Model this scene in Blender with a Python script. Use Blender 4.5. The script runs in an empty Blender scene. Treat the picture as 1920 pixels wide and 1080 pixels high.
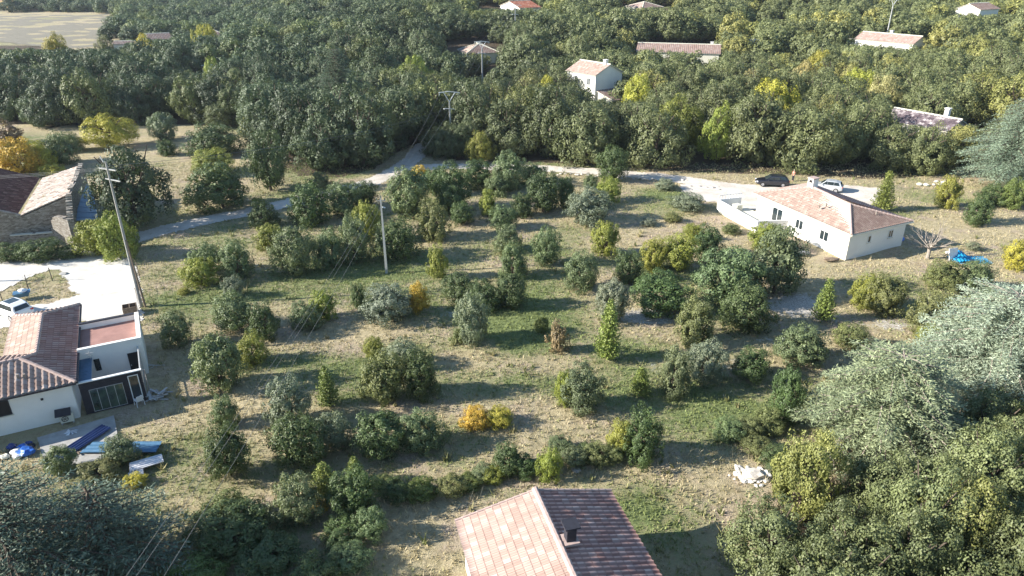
import bpy, bmesh, math, random
import numpy as np
from mathutils import Vector, Matrix

# ------------------------------------------------------------------ camera, sky, sun, exposure
S = bpy.context.scene
COL = S.collection
FPX = 1331.0; PITCH = math.radians(25.0); CH = 30.0
cd = bpy.data.cameras.new('camera'); cam = bpy.data.objects.new('camera', cd); COL.objects.link(cam)
cam.location = (0, 0, CH); cam.rotation_euler = (math.radians(90) - PITCH, 0, 0)
cd.sensor_width = 36.0; cd.lens = FPX / 1920.0 * 36.0; cd.clip_start = 0.5; cd.clip_end = 6000
S.camera = cam
S.render.resolution_x = 1920; S.render.resolution_y = 1080

SUN_EL = math.radians(25.0)
SUN_AZ = math.radians(7.0)            # light travels towards +X turned this much towards +Y
W = bpy.data.worlds.new('World'); S.world = W; W.use_nodes = True
wn = W.node_tree.nodes; wl = W.node_tree.links
sky = wn.new('ShaderNodeTexSky'); sky.sky_type = 'NISHITA'; sky.sun_disc = False
sky.sun_elevation = SUN_EL; sky.sun_rotation = math.radians(270.0 - 7.0)
sky.air_density = 1.3; sky.dust_density = 0.1; sky.ozone_density = 4.0
wl.new(sky.outputs[0], wn['Background'].inputs[0]); wn['Background'].inputs[1].default_value = 0.082
sd = bpy.data.lights.new('sun', 'SUN'); sd.energy = 5.0; sd.angle = math.radians(0.5); sd.color = (1.0, 0.94, 0.84)
sun = bpy.data.objects.new('sun', sd); COL.objects.link(sun)
ldir = Vector((math.cos(SUN_EL) * math.cos(SUN_AZ), math.cos(SUN_EL) * math.sin(SUN_AZ), -math.sin(SUN_EL)))
sun.rotation_euler = ldir.to_track_quat('-Z', 'Y').to_euler(); sun.location = (-60, 0, 60)
S.view_settings.view_transform = 'Standard'; S.view_settings.look = 'None'
S.view_settings.exposure = 1.38; S.view_settings.gamma = 1.0; S.view_settings.use_curve_mapping = False
S.cycles.max_bounces = 6; S.cycles.diffuse_bounces = 3; S.cycles.glossy_bounces = 2
S.cycles.transmission_bounces = 4; S.cycles.transparent_max_bounces = 6; S.cycles.volume_bounces = 0

random.seed(7); RNG = np.random.default_rng(11)
R = math.radians

# ------------------------------------------------------------------ projection helpers and terrain
def smooth(a, b, x):
    t = np.clip((np.asarray(x, float) - a) / (b - a), 0, 1); return t * t * (3 - 2 * t)

def terrain(x, y):
    x = np.asarray(x, float); y = np.asarray(y, float)
    ys = np.maximum(y, 1.0)
    a = x / ys
    m = smooth(-0.42, -0.12, a)
    rise = np.interp(y, [0, 155, 190, 215, 250, 285, 400, 600, 2500], [0, 0, 2.0, 5.0, 8.0, 10.5, 22, 45, 60])
    left = np.interp(y, [0, 450, 700, 2500], [0, 0, 14, 60])
    far = left * (1 - m) + rise * m
    b = 0.05 * np.sin(x * 0.31 + 1.2 * np.sin(y * 0.17)) + 0.05 * np.sin(y * 0.43 + x * 0.11 + 2.0) + 0.03 * np.sin(x * 0.8 + y * 0.66)
    flat = smooth(-24, -30, x) * (1 - smooth(60, 66, y))
    return far + b * (1 - 0.8 * flat)

def th(x, y): return float(terrain(x, y))

def G(px, py, z=0.0):
    a = (px - 960) / FPX; b = (540 - py) / FPX
    dy = math.cos(PITCH) + b * math.sin(PITCH); dz = -math.sin(PITCH) + b * math.cos(PITCH)
    t = (z - CH) / dz
    return Vector((a * t, dy * t, z))

def proj(x, y, z):
    f = y * math.cos(PITCH) - (z - CH) * math.sin(PITCH)
    u = y * math.sin(PITCH) + (z - CH) * math.cos(PITCH)
    f = np.maximum(f, 0.5)
    return 960 + FPX * x / f, 540 - FPX * u / f

def hash2(ix, iy, s):
    h = np.sin(ix * 127.1 + iy * 311.7 + s * 74.7) * 43758.5453
    return h - np.floor(h)

def vnoise(x, y, s=0):
    x = np.asarray(x, float); y = np.asarray(y, float)
    ix = np.floor(x); iy = np.floor(y); fx = x - ix; fy = y - iy
    fx = fx * fx * (3 - 2 * fx); fy = fy * fy * (3 - 2 * fy)
    a = hash2(ix, iy, s); b = hash2(ix + 1, iy, s); c = hash2(ix, iy + 1, s); d = hash2(ix + 1, iy + 1, s)
    return (a * (1 - fx) + b * fx) * (1 - fy) + (c * (1 - fx) + d * fx) * fy

def fbm(x, y, s=0, o=4):
    v = 0; amp = 0.5; f = 1.0
    for i in range(o):
        v = v + amp * vnoise(x * f, y * f, s + i * 3.7); amp *= 0.5; f *= 2.03
    return v / (1 - 0.5 ** o)

def in_poly(x, y, poly):
    x = np.asarray(x, float); y = np.asarray(y, float)
    ins = np.zeros(x.shape, bool); n = len(poly); j = n - 1
    for i in range(n):
        xi, yi = poly[i][0], poly[i][1]; xj, yj = poly[j][0], poly[j][1]
        with np.errstate(divide='ignore', invalid='ignore'):
            c = ((yi > y) != (yj > y)) & (x < (xj - xi) * (y - yi) / (yj - yi + 1e-12) + xi)
        ins ^= c; j = i
    return ins

def dist_line(x, y, pts):
    x = np.asarray(x, float); y = np.asarray(y, float)
    d = np.full(x.shape, 1e9)
    for (x0, y0), (x1, y1) in zip(pts[:-1], pts[1:]):
        vx, vy = x1 - x0, y1 - y0; L = vx * vx + vy * vy + 1e-9
        t = np.clip(((x - x0) * vx + (y - y0) * vy) / L, 0, 1)
        d = np.minimum(d, np.hypot(x - x0 - t * vx, y - y0 - t * vy))
    return d

# ------------------------------------------------------------------ materials
def newmat(name):
    m = bpy.data.materials.new(name); m.use_nodes = True
    nt = m.node_tree; p = nt.nodes['Principled BSDF']; p.inputs['Specular IOR Level'].default_value = 0.3
    return m, nt, p

def N(nt, t, **kw):
    n = nt.nodes.new(t)
    for k, v in kw.items():
        if k in n.inputs: n.inputs[k].default_value = v
        else: setattr(n, k, v)
    return n

def ramp(nt, src, stops):
    r = nt.nodes.new('ShaderNodeValToRGB'); e = r.color_ramp.elements
    while len(e) < len(stops): e.new(0.5)
    for i, (p, c) in enumerate(stops):
        e[i].position = p; e[i].color = (c[0], c[1], c[2], 1)
    nt.links.new(src, r.inputs[0]); return r.outputs[0]

def mix(nt, fac, a, b, mode='MIX'):
    m = nt.nodes.new('ShaderNodeMix'); m.data_type = 'RGBA'; m.blend_type = mode
    for s, v in ((0, fac), (6, a), (7, b)):
        if isinstance(v, (int, float)): m.inputs[s].default_value = v
        elif isinstance(v, tuple): m.inputs[s].default_value = (v[0], v[1], v[2], 1)
        else: nt.links.new(v, m.inputs[s])
    return m.outputs[2]

def math_n(nt, op, a, b=0.0, clamp=False):
    m = nt.nodes.new('ShaderNodeMath'); m.operation = op; m.use_clamp = clamp
    for i, v in enumerate((a, b)):
        if isinstance(v, (int, float)): m.inputs[i].default_value = v
        else: nt.links.new(v, m.inputs[i])
    return m.outputs[0]

def noise(nt, scale, detail=4, rough=0.6, coord='Object', vec=None):
    n = N(nt, 'ShaderNodeTexNoise'); n.inputs['Scale'].default_value = scale
    n.inputs['Detail'].default_value = detail; n.inputs['Roughness'].default_value = rough
    if vec is None:
        tc = N(nt, 'ShaderNodeTexCoord'); vec = tc.outputs[coord]
    nt.links.new(vec, n.inputs['Vector']); return n.outputs['Fac']

def bump(nt, p, h, strength=0.5, dist=0.02):
    b = nt.nodes.new('ShaderNodeBump'); b.inputs['Strength'].default_value = strength; b.inputs['Distance'].default_value = dist
    nt.links.new(h, b.inputs['Height']); nt.links.new(b.outputs[0], p.inputs['Normal'])

def m_plain(name, c, rough=0.7, metal=0.0, var=0.25, scale=3.0, spec=0.3, bmp=0.0):
    m, nt, p = newmat(name)
    f = noise(nt, scale, 5, 0.65)
    d = tuple(max(0, v * (1 - var)) for v in c); l = tuple(min(1, v * (1 + var * 0.6)) for v in c)
    nt.links.new(ramp(nt, f, [(0.3, d), (0.7, l)]), p.inputs['Base Color'])
    p.inputs['Roughness'].default_value = rough; p.inputs['Metallic'].default_value = metal
    p.inputs['Specular IOR Level'].default_value = spec
    if bmp: bump(nt, p, noise(nt, scale * 6, 4), 0.6, bmp)
    return m

def m_leaf(name, far=False, transl=0.12):
    m, nt, p = newmat(name)
    if far:
        a = N(nt, 'ShaderNodeAttribute', attribute_type='INSTANCER', attribute_name='tint'); base = a.outputs['Color']
    else:
        o = N(nt, 'ShaderNodeObjectInfo'); base = o.outputs['Color']
    lv = N(nt, 'ShaderNodeAttribute', attribute_type='GEOMETRY', attribute_name='lv')
    f = lv.outputs['Fac']
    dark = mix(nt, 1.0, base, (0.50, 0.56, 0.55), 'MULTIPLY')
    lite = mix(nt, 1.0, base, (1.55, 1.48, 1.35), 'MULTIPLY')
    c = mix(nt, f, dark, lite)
    nt.links.new(c, p.inputs['Base Color']); p.inputs['Roughness'].default_value = 0.55
    p.inputs['Specular IOR Level'].default_value = 0.35
    t = N(nt, 'ShaderNodeBsdfTranslucent'); tc = mix(nt, 1.0, c, (1.3, 1.5, 0.7), 'MULTIPLY'); nt.links.new(tc, t.inputs[0])
    ms = N(nt, 'ShaderNodeMixShader'); ms.inputs[0].default_value = transl
    nt.links.new(p.outputs[0], ms.inputs[1]); nt.links.new(t.outputs[0], ms.inputs[2])
    nt.links.new(ms.outputs[0], nt.nodes['Material Output'].inputs[0])
    return m

def m_tile(name, cols, seed=0.0, rough=0.8, dirt=0.35):
    m, nt, p = newmat(name)
    uv = N(nt, 'ShaderNodeUVMap'); uv.uv_map = 'UVMap'
    fl = nt.nodes.new('ShaderNodeVectorMath'); fl.operation = 'FLOOR'; nt.links.new(uv.outputs[0], fl.inputs[0])
    ad = nt.nodes.new('ShaderNodeVectorMath'); ad.operation = 'ADD'; ad.inputs[1].default_value = (seed, seed * 2, 0); nt.links.new(fl.outputs[0], ad.inputs[0])
    w = N(nt, 'ShaderNodeTexWhiteNoise'); w.noise_dimensions = '2D'; nt.links.new(ad.outputs[0], w.inputs['Vector'])
    c = ramp(nt, w.outputs['Value'], [(0.0, cols[0]), (0.45, cols[1]), (0.8, cols[2]), (1.0, cols[3])])
    # course joints: darker lapped edges, plus relief shade painted in bands down each tile column
    sx = N(nt, 'ShaderNodeSeparateXYZ'); nt.links.new(uv.outputs[0], sx.inputs[0])
    fr = math_n(nt, 'FRACT', sx.outputs[1]); fx = math_n(nt, 'FRACT', sx.outputs[0])
    jt = math_n(nt, 'LESS_THAN', fr, 0.12); col_shade = math_n(nt, 'LESS_THAN', fx, 0.40)
    j = math_n(nt, 'MAXIMUM', jt, col_shade)
    c2 = mix(nt, 1.0, c, (0.30, 0.25, 0.25), 'MULTIPLY')
    c3 = mix(nt, math_n(nt, 'MULTIPLY', j, 0.65), c, c2)
    d = noise(nt, 0.7, 6, 0.7)
    c4 = mix(nt, math_n(nt, 'MULTIPLY', math_n(nt, 'GREATER_THAN', d, 0.6), dirt), c3, (0.12, 0.09, 0.075))
    nt.links.new(c4, p.inputs['Base Color']); p.inputs['Roughness'].default_value = rough
    return m

M = {}
M['leaf'] = m_leaf('leaf'); M['leaf_far'] = m_leaf('leaf_far', True); M['needle'] = m_leaf('needle', transl=0.08)
M['bark'] = m_plain('bark', (0.11, 0.085, 0.065), 0.9, var=0.5, scale=6, bmp=0.03)
M['pale_bark'] = m_plain('pale_bark', (0.30, 0.26, 0.22), 0.9, var=0.35, scale=6)
M['render_white'] = m_plain('render_white', (0.78, 0.76, 0.72), 0.9, var=0.06, scale=0.8, bmp=0.004)
M['render_cream'] = m_plain('render_cream', (0.62, 0.60, 0.50), 0.9, var=0.10, scale=0.8)
M['render_grey'] = m_plain('render_grey', (0.36, 0.35, 0.34), 0.9, var=0.15, scale=0.8)
M['stone'] = None
M['glass'] = m_plain('glass', (0.02, 0.03, 0.035), 0.08, var=0.3, scale=2, spec=0.8)
M['glass_green'] = m_plain('glass_green', (0.045, 0.075, 0.055), 0.06, var=0.8, scale=1.6, spec=1.0)
M['frame_white'] = m_plain('frame_white', (0.75, 0.75, 0.74), 0.5, var=0.05)
M['shutter'] = m_plain('shutter', (0.62, 0.60, 0.58), 0.6, var=0.1)
M['dark'] = m_plain('dark', (0.02, 0.018, 0.02), 0.7)
M['cladding'] = m_plain('cladding', (0.030, 0.030, 0.040), 0.6, var=0.3, scale=4)
M['steel'] = m_plain('steel', (0.45, 0.46, 0.46), 0.55, 0.6, var=0.2)
M['galv'] = m_plain('galv', (0.46, 0.46, 0.45), 0.6, 0.2, var=0.15)
M['blue_steel'] = m_plain('blue_steel', (0.11, 0.20, 0.30), 0.45, 0.3, var=0.2)
M['rust_steel'] = m_plain('rust_steel', (0.30, 0.25, 0.21), 0.7, 0.1, var=0.3)
M['concrete'] = m_plain('concrete', (0.36, 0.35, 0.33), 0.9, var=0.25, scale=1.5, bmp=0.01)
M['wood'] = m_plain('wood', (0.20, 0.15, 0.11), 0.85, var=0.4, scale=5)
M['pale_wood'] = m_plain('pale_wood', (0.38, 0.35, 0.32), 0.85, var=0.4, scale=5)
M['membrane'] = m_plain('membrane', (0.34, 0.19, 0.16), 0.9, var=0.22, scale=0.9)
M['ridge_pink'] = m_plain('ridge_pink', (0.44, 0.33, 0.29), 0.85, var=0.25, scale=4)
M['wire'] = m_plain('wire', (0.16, 0.16, 0.16), 0.5, 0.3)
M['navy_panel'] = m_plain('navy_panel', (0.03, 0.055, 0.15), 0.45, 0.2, var=0.25)
M['slate_panel'] = m_plain('slate_panel', (0.09, 0.20, 0.32), 0.45, 0.2, var=0.25)
M['white_panel'] = m_plain('white_panel', (0.62, 0.62, 0.64), 0.5, var=0.12)
M['blue_plastic'] = m_plain('blue_plastic', (0.04, 0.16, 0.55), 0.4, var=0.3)
M['cyan_plastic'] = m_plain('cyan_plastic', (0.02, 0.28, 0.52), 0.4, var=0.3)
M['navy_tarp'] = m_plain('navy_tarp', (0.03, 0.06, 0.22), 0.5, var=0.4, scale=6)
M['white_plastic'] = m_plain('white_plastic', (0.72, 0.73, 0.75), 0.4, var=0.06)
M['paint_black'] = m_plain('paint_black', (0.012, 0.014, 0.022), 0.25, var=0.2, spec=0.8)
M['paint_white'] = m_plain('paint_white', (0.74, 0.75, 0.76), 0.3, var=0.04, spec=0.7)
M['paint_silver'] = m_plain('paint_silver', (0.50, 0.52, 0.54), 0.3, 0.3, var=0.05, spec=0.7)
M['tyre'] = m_plain('tyre', (0.02, 0.02, 0.02), 0.9)
M['rim'] = m_plain('rim', (0.5, 0.5, 0.52), 0.35, 0.7)
M['lamp_white'] = m_plain('lamp_white', (0.75, 0.76, 0.78), 0.2, spec=0.8)
M['lamp_red'] = m_plain('lamp_red', (0.45, 0.02, 0.02), 0.3, spec=0.8)
M['skin'] = m_plain('skin', (0.55, 0.33, 0.24), 0.6, var=0.08)
M['hair'] = m_plain('hair', (0.42, 0.36, 0.28), 0.8)
M['cloth_coral'] = m_plain('cloth_coral', (0.62, 0.22, 0.16), 0.9, var=0.1)
M['cloth_dark'] = m_plain('cloth_dark', (0.03, 0.03, 0.045), 0.9, var=0.1)
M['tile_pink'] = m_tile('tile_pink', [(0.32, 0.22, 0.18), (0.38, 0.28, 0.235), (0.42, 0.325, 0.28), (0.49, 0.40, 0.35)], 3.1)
M['tile_shade_lift'] = m_tile('tile_shade_lift', [(0.44, 0.235, 0.19), (0.51, 0.30, 0.245), (0.55, 0.345, 0.29), (0.62, 0.44, 0.37)], 9.7)  # brighter, redder copy of the roof tile, offsetting shade on slopes turned from sun
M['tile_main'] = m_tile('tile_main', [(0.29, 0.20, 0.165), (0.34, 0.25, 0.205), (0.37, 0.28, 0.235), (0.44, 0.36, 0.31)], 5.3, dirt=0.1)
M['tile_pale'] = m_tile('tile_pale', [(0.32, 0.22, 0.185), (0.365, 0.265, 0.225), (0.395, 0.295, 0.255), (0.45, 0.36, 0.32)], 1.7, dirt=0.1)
M['tile_dark'] = m_tile('tile_dark', [(0.08, 0.06, 0.07), (0.14, 0.11, 0.12), (0.20, 0.17, 0.18), (0.42, 0.38, 0.38)], 6.1)
M['tile_old'] = m_tile('tile_old', [(0.13, 0.07, 0.055), (0.19, 0.10, 0.085), (0.24, 0.14, 0.11), (0.34, 0.22, 0.18)], 8.9)
M['tile_red'] = m_tile('tile_red', [(0.36, 0.12, 0.07), (0.46, 0.18, 0.11), (0.52, 0.24, 0.16), (0.6, 0.36, 0.27)], 2.9)

def m_stone():
    m, nt, p = newmat('stone')
    tc = N(nt, 'ShaderNodeTexCoord')
    mp = N(nt, 'ShaderNodeMapping'); mp.inputs['Scale'].default_value = (3.0, 3.0, 6.5); nt.links.new(tc.outputs['Object'], mp.inputs[0])
    v = N(nt, 'ShaderNodeTexVoronoi'); v.inputs['Scale'].default_value = 1.0; nt.links.new(mp.outputs[0], v.inputs['Vector'])
    e = N(nt, 'ShaderNodeTexVoronoi'); e.feature = 'DISTANCE_TO_EDGE'; nt.links.new(mp.outputs[0], e.inputs['Vector'])
    sp = N(nt, 'ShaderNodeSeparateColor'); nt.links.new(v.outputs['Color'], sp.inputs[0])
    c = ramp(nt, sp.outputs[0], [(0.0, (0.20, 0.17, 0.14)), (0.5, (0.32, 0.29, 0.25)), (1.0, (0.46, 0.43, 0.38))])
    ed = math_n(nt, 'LESS_THAN', e.outputs['Distance'], 0.06)
    c = mix(nt, math_n(nt, 'MULTIPLY', ed, 0.7), c, (0.12, 0.10, 0.08))
    nt.links.new(c, p.inputs['Base Color']); p.inputs['Roughness'].default_value = 0.95
    bump(nt, p, e.outputs['Distance'], 0.8, 0.08)
    return m
M['stone'] = m_stone()
def m_slab_roof():
    m, nt, p = newmat('slab_roof')
    tc = N(nt, 'ShaderNodeTexCoord')
    v = N(nt, 'ShaderNodeTexVoronoi'); v.inputs['Scale'].default_value = 2.2; nt.links.new(tc.outputs['Object'], v.inputs['Vector'])
    sp = N(nt, 'ShaderNodeSeparateColor'); nt.links.new(v.outputs['Color'], sp.inputs[0])
    c = ramp(nt, sp.outputs[0], [(0.0, (0.30, 0.25, 0.21)), (0.5, (0.42, 0.36, 0.31)), (1.0, (0.54, 0.48, 0.42))])
    f = noise(nt, 1.2, 6, 0.7)
    c = mix(nt, ramp(nt, f, [(0.5, (0, 0, 0)), (0.62, (0.6, 0.6, 0.6))]), c, (0.33, 0.20, 0.15))
    nt.links.new(c, p.inputs['Base Color']); p.inputs['Roughness'].default_value = 0.9
    bump(nt, p, v.outputs['Distance'], 0.5, 0.05)
    return m
M['slab_roof'] = m_slab_roof()

def m_gravel(name, c0, c1, grass=0.0):
    m, nt, p = newmat(name)
    tc = N(nt, 'ShaderNodeTexCoord'); v = tc.outputs['Object']
    f = noise(nt, 0.5, 6, 0.7, vec=v); g = noise(nt, 9.0, 5, 0.75, vec=v); h = noise(nt, 1.7, 5, 0.7, vec=v)
    c = mix(nt, ramp(nt, g, [(0.35, (0, 0, 0)), (0.65, (1, 1, 1))]), c0, c1)
    c = mix(nt, ramp(nt, f, [(0.45, (0, 0, 0)), (0.7, (0.55, 0.55, 0.55))]), c, (c0[0] * 0.66, c0[1] * 0.58, c0[2] * 0.5))
    if grass:
        c = mix(nt, ramp(nt, h, [(0.58, (0, 0, 0)), (0.66, (grass, grass, grass))]), c, (0.22, 0.20, 0.11))
    nt.links.new(c, p.inputs['Base Color']); p.inputs['Roughness'].default_value = 0.95
    bump(nt, p, g, 0.6, 0.03)
    return m
M['gravel_white'] = m_gravel('gravel_white', (0.56, 0.53, 0.48), (0.72, 0.69, 0.64), 0.2)
M['gravel_track'] = m_gravel('gravel_track', (0.46, 0.42, 0.37), (0.60, 0.56, 0.50), 0.5)
M['gravel_yard'] = m_gravel('gravel_yard', (0.56, 0.50, 0.43), (0.68, 0.63, 0.56), 0.3)

def m_ground():
    m, nt, p = newmat('ground')
    tc = N(nt, 'ShaderNodeTexCoord'); v = tc.outputs['Object']
    a = N(nt, 'ShaderNodeAttribute', attribute_type='GEOMETRY', attribute_name='gm')
    s = N(nt, 'ShaderNodeSeparateColor'); nt.links.new(a.outputs['Color'], s.inputs[0])
    n1 = noise(nt, 0.22, 5, 0.65, vec=v); n2 = noise(nt, 1.6, 6, 0.75, vec=v); n3 = noise(nt, 7.0, 5, 0.8, vec=v)
    straw = mix(nt, ramp(nt, n2, [(0.35, (0, 0, 0)), (0.65, (1, 1, 1))]), (0.26, 0.22, 0.12), (0.52, 0.44, 0.28))
    dry = mix(nt, ramp(nt, n3, [(0.4, (0, 0, 0)), (0.6, (1, 1, 1))]), (0.27, 0.20, 0.14), (0.52, 0.42, 0.33))
    green = mix(nt, ramp(nt, n3, [(0.35, (0, 0, 0)), (0.65, (1, 1, 1))]), (0.095, 0.125, 0.045), (0.22, 0.26, 0.10))
    stone = mix(nt, ramp(nt, n3, [(0.38, (0, 0, 0)), (0.55, (1, 1, 1))]), (0.24, 0.21, 0.17), (0.66, 0.63, 0.58))
    c = mix(nt, ramp(nt, n1, [(0.50, (0, 0, 0)), (0.66, (1, 1, 1))]), straw, dry)
    gr = math_n(nt, 'ADD', s.outputs[0], math_n(nt, 'MULTIPLY', math_n(nt, 'SUBTRACT', n2, 0.5), 1.3))
    c = mix(nt, ramp(nt, gr, [(0.32, (0, 0, 0)), (0.68, (1, 1, 1))]), c, green)
    st = math_n(nt, 'ADD', s.outputs[1], math_n(nt, 'MULTIPLY', math_n(nt, 'SUBTRACT', n2, 0.5), 0.9))
    c = mix(nt, ramp(nt, st, [(0.42, (0, 0, 0)), (0.60, (1, 1, 1))]), c, stone)
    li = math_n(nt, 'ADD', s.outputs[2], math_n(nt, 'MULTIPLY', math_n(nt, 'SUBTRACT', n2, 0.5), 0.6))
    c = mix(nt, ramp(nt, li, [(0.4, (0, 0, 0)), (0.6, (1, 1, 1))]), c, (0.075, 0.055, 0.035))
    nt.links.new(c, p.inputs['Base Color']); p.inputs['Roughness'].default_value = 0.95
    bb = math_n(nt, 'ADD', n2, math_n(nt, 'MULTIPLY', n3, 0.5))
    bump(nt, p, bb, 1.0, 0.26)
    return m
M['ground'] = m_ground()

# ------------------------------------------------------------------ mesh helpers
def link(o, parent=None):
    COL.objects.link(o)
    if parent is not None: o.parent = parent
    return o

SEEN = {}
def tag(o, label=None, cat=None, group=None, kind=None):
    if label: o['label'] = label
    if cat: o['category'] = cat
    if group: o['group'] = group
    if kind: o['kind'] = kind
    if label and o.parent is None: SEEN.setdefault(label, []).append(group)
    return o

def empty(name, loc, rz=0.0):
    o = bpy.data.objects.new(name, None); o.empty_display_size = 0.2
    o.location = loc; o.rotation_euler = (0, 0, rz); return link(o)

def np_mesh(name, V, F, mat, lv=None, smoothf=False):
    me = bpy.data.meshes.new(name)
    V = np.ascontiguousarray(V, np.float32); F = np.ascontiguousarray(F, np.int32)
    m, k = F.shape
    me.vertices.add(len(V)); me.vertices.foreach_set('co', V.ravel())
    me.loops.add(m * k); me.loops.foreach_set('vertex_index', F.ravel())
    me.polygons.add(m); me.polygons.foreach_set('loop_start', np.arange(0, m * k, k, dtype=np.int32))
    me.update(calc_edges=True)
    if lv is not None:
        a = me.attributes.new('lv', 'FLOAT', 'FACE'); a.data.foreach_set('value', np.asarray(lv, np.float32))
    if smoothf: me.polygons.foreach_set('use_smooth', np.ones(m, bool))
    if mat is not None: me.materials.append(mat)
    return me

class MB:
    def __init__(s): s.v = []; s.f = []
    def quad(s, *p):
        b = len(s.v); s.v += [tuple(q) for q in p]; s.f.append(tuple(range(b, b + len(p)))); return s
    def hexa(s, lo, hi):              # two loops of n points
        n = len(lo); b = len(s.v); s.v += [tuple(q) for q in lo] + [tuple(q) for q in hi]
        s.f.append(tuple(b + i for i in range(n))[::-1]); s.f.append(tuple(b + n + i for i in range(n)))
        for i in range(n):
            j = (i + 1) % n; s.f.append((b + i, b + j, b + n + j, b + n + i))
        return s
    def box(s, x0, y0, z0, x1, y1, z1):
        lo = [(x0, y0, z0), (x1, y0, z0), (x1, y1, z0), (x0, y1, z0)]
        return s.hexa(lo, [(a, b, z1) for a, b, _ in lo])
    def prism(s, poly, z0, z1):
        return s.hexa([(p[0], p[1], z0) for p in poly], [(p[0], p[1], z1) for p in poly])
    def bar(s, a, b, w, h=None, up=(0, 0, 1)):
        h = h or w; a = Vector(a); b = Vector(b); d = (b - a).normalized(); up = Vector(up)
        if abs(d.dot(up)) > 0.98: up = Vector((1, 0, 0))
        r = d.cross(up).normalized() * w / 2; u = r.cross(d).normalized() * h / 2
        return s.hexa([a - r - u, a + r - u, a + r + u, a - r + u], [b - r - u, b + r - u, b + r + u, b - r + u])
    def tube(s, pts, rad, n=7, cap=True):
        pts = [Vector(p) for p in pts]
        if isinstance(rad, (int, float)): rad = [rad] * len(pts)
        rings = []; ref = Vector((0.3, 0.1, 1))
        for i, p in enumerate(pts):
            d = (pts[min(i + 1, len(pts) - 1)] - pts[max(i - 1, 0)]).normalized()
            if abs(d.dot(ref.normalized())) > 0.95: ref = Vector((1, 0.2, 0.1))
            a = d.cross(ref).normalized(); b = d.cross(a).normalized(); k = len(s.v)
            for j in range(n):
                t = 2 * math.pi * j / n
                s.v.append(tuple(p + (a * math.cos(t) + b * math.sin(t)) * rad[i]))
            rings.append(k)
        for k0, k1 in zip(rings[:-1], rings[1:]):
            for j in range(n):
                j2 = (j + 1) % n; s.f.append((k0 + j, k0 + j2, k1 + j2, k1 + j))
        if cap:
            s.f.append(tuple(rings[0] + j for j in range(n))[::-1]); s.f.append(tuple(rings[-1] + j for j in range(n)))
        return s
    def loft(s, secs, cap=True):
        n = len(secs[0]); ks = []
        for sec in secs:
            ks.append(len(s.v)); s.v += [tuple(p) for p in sec]
        for k0, k1 in zip(ks[:-1], ks[1:]):
            for j in range(n):
                j2 = (j + 1) % n; s.f.append((k0 + j, k0 + j2, k1 + j2, k1 + j))
        if cap:
            s.f.append(tuple(ks[0] + j for j in range(n))[::-1]); s.f.append(tuple(ks[-1] + j for j in range(n)))
        return s
    def mesh(s, name, mat, sm=False):
        me = bpy.data.meshes.new(name); me.from_pydata(s.v, [], s.f); me.update()
        bm = bmesh.new(); bm.from_mesh(me); bmesh.ops.recalc_face_normals(bm, faces=bm.faces); bm.to_mesh(me); bm.free()
        if sm: me.polygons.foreach_set('use_smooth', [True] * len(me.polygons))
        if mat: me.materials.append(mat)
        return me
    def build(s, name, mat, parent=None, sm=False, bevel=0.0):
        o = link(bpy.data.objects.new(name, s.mesh(name, mat, sm)), parent)
        if bevel:
            b = o.modifiers.new('bevel', 'BEVEL'); b.width = bevel; b.segments = 2; b.limit_method = 'ANGLE'
        return o

def sheet(name, inside, bbox, cell, zoff, mat):
    x0, y0, x1, y1 = bbox
    nx = int((x1 - x0) / cell) + 1; ny = int((y1 - y0) / cell) + 1
    gx = x0 + np.arange(nx + 1) * cell; gy = y0 + np.arange(ny + 1) * cell
    X, Y = np.meshgrid(gx, gy); Z = terrain(X, Y) + zoff
    cx = (X[:-1, :-1] + X[1:, 1:]) / 2; cy = (Y[:-1, :-1] + Y[1:, 1:]) / 2
    m = inside(cx, cy)
    idx = np.arange((nx + 1) * (ny + 1)).reshape(ny + 1, nx + 1)
    F = np.stack([idx[:-1, :-1][m], idx[:-1, 1:][m], idx[1:, 1:][m], idx[1:, :-1][m]], 1)
    used, inv = np.unique(F.ravel(), return_inverse=True)
    V = np.stack([X.ravel(), Y.ravel(), Z.ravel()], 1)[used]
    o = bpy.data.objects.new(name, np_mesh(name, V, inv.reshape(F.shape), mat, smoothf=True))
    link(o); o['kind'] = 'structure'; return o

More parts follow.
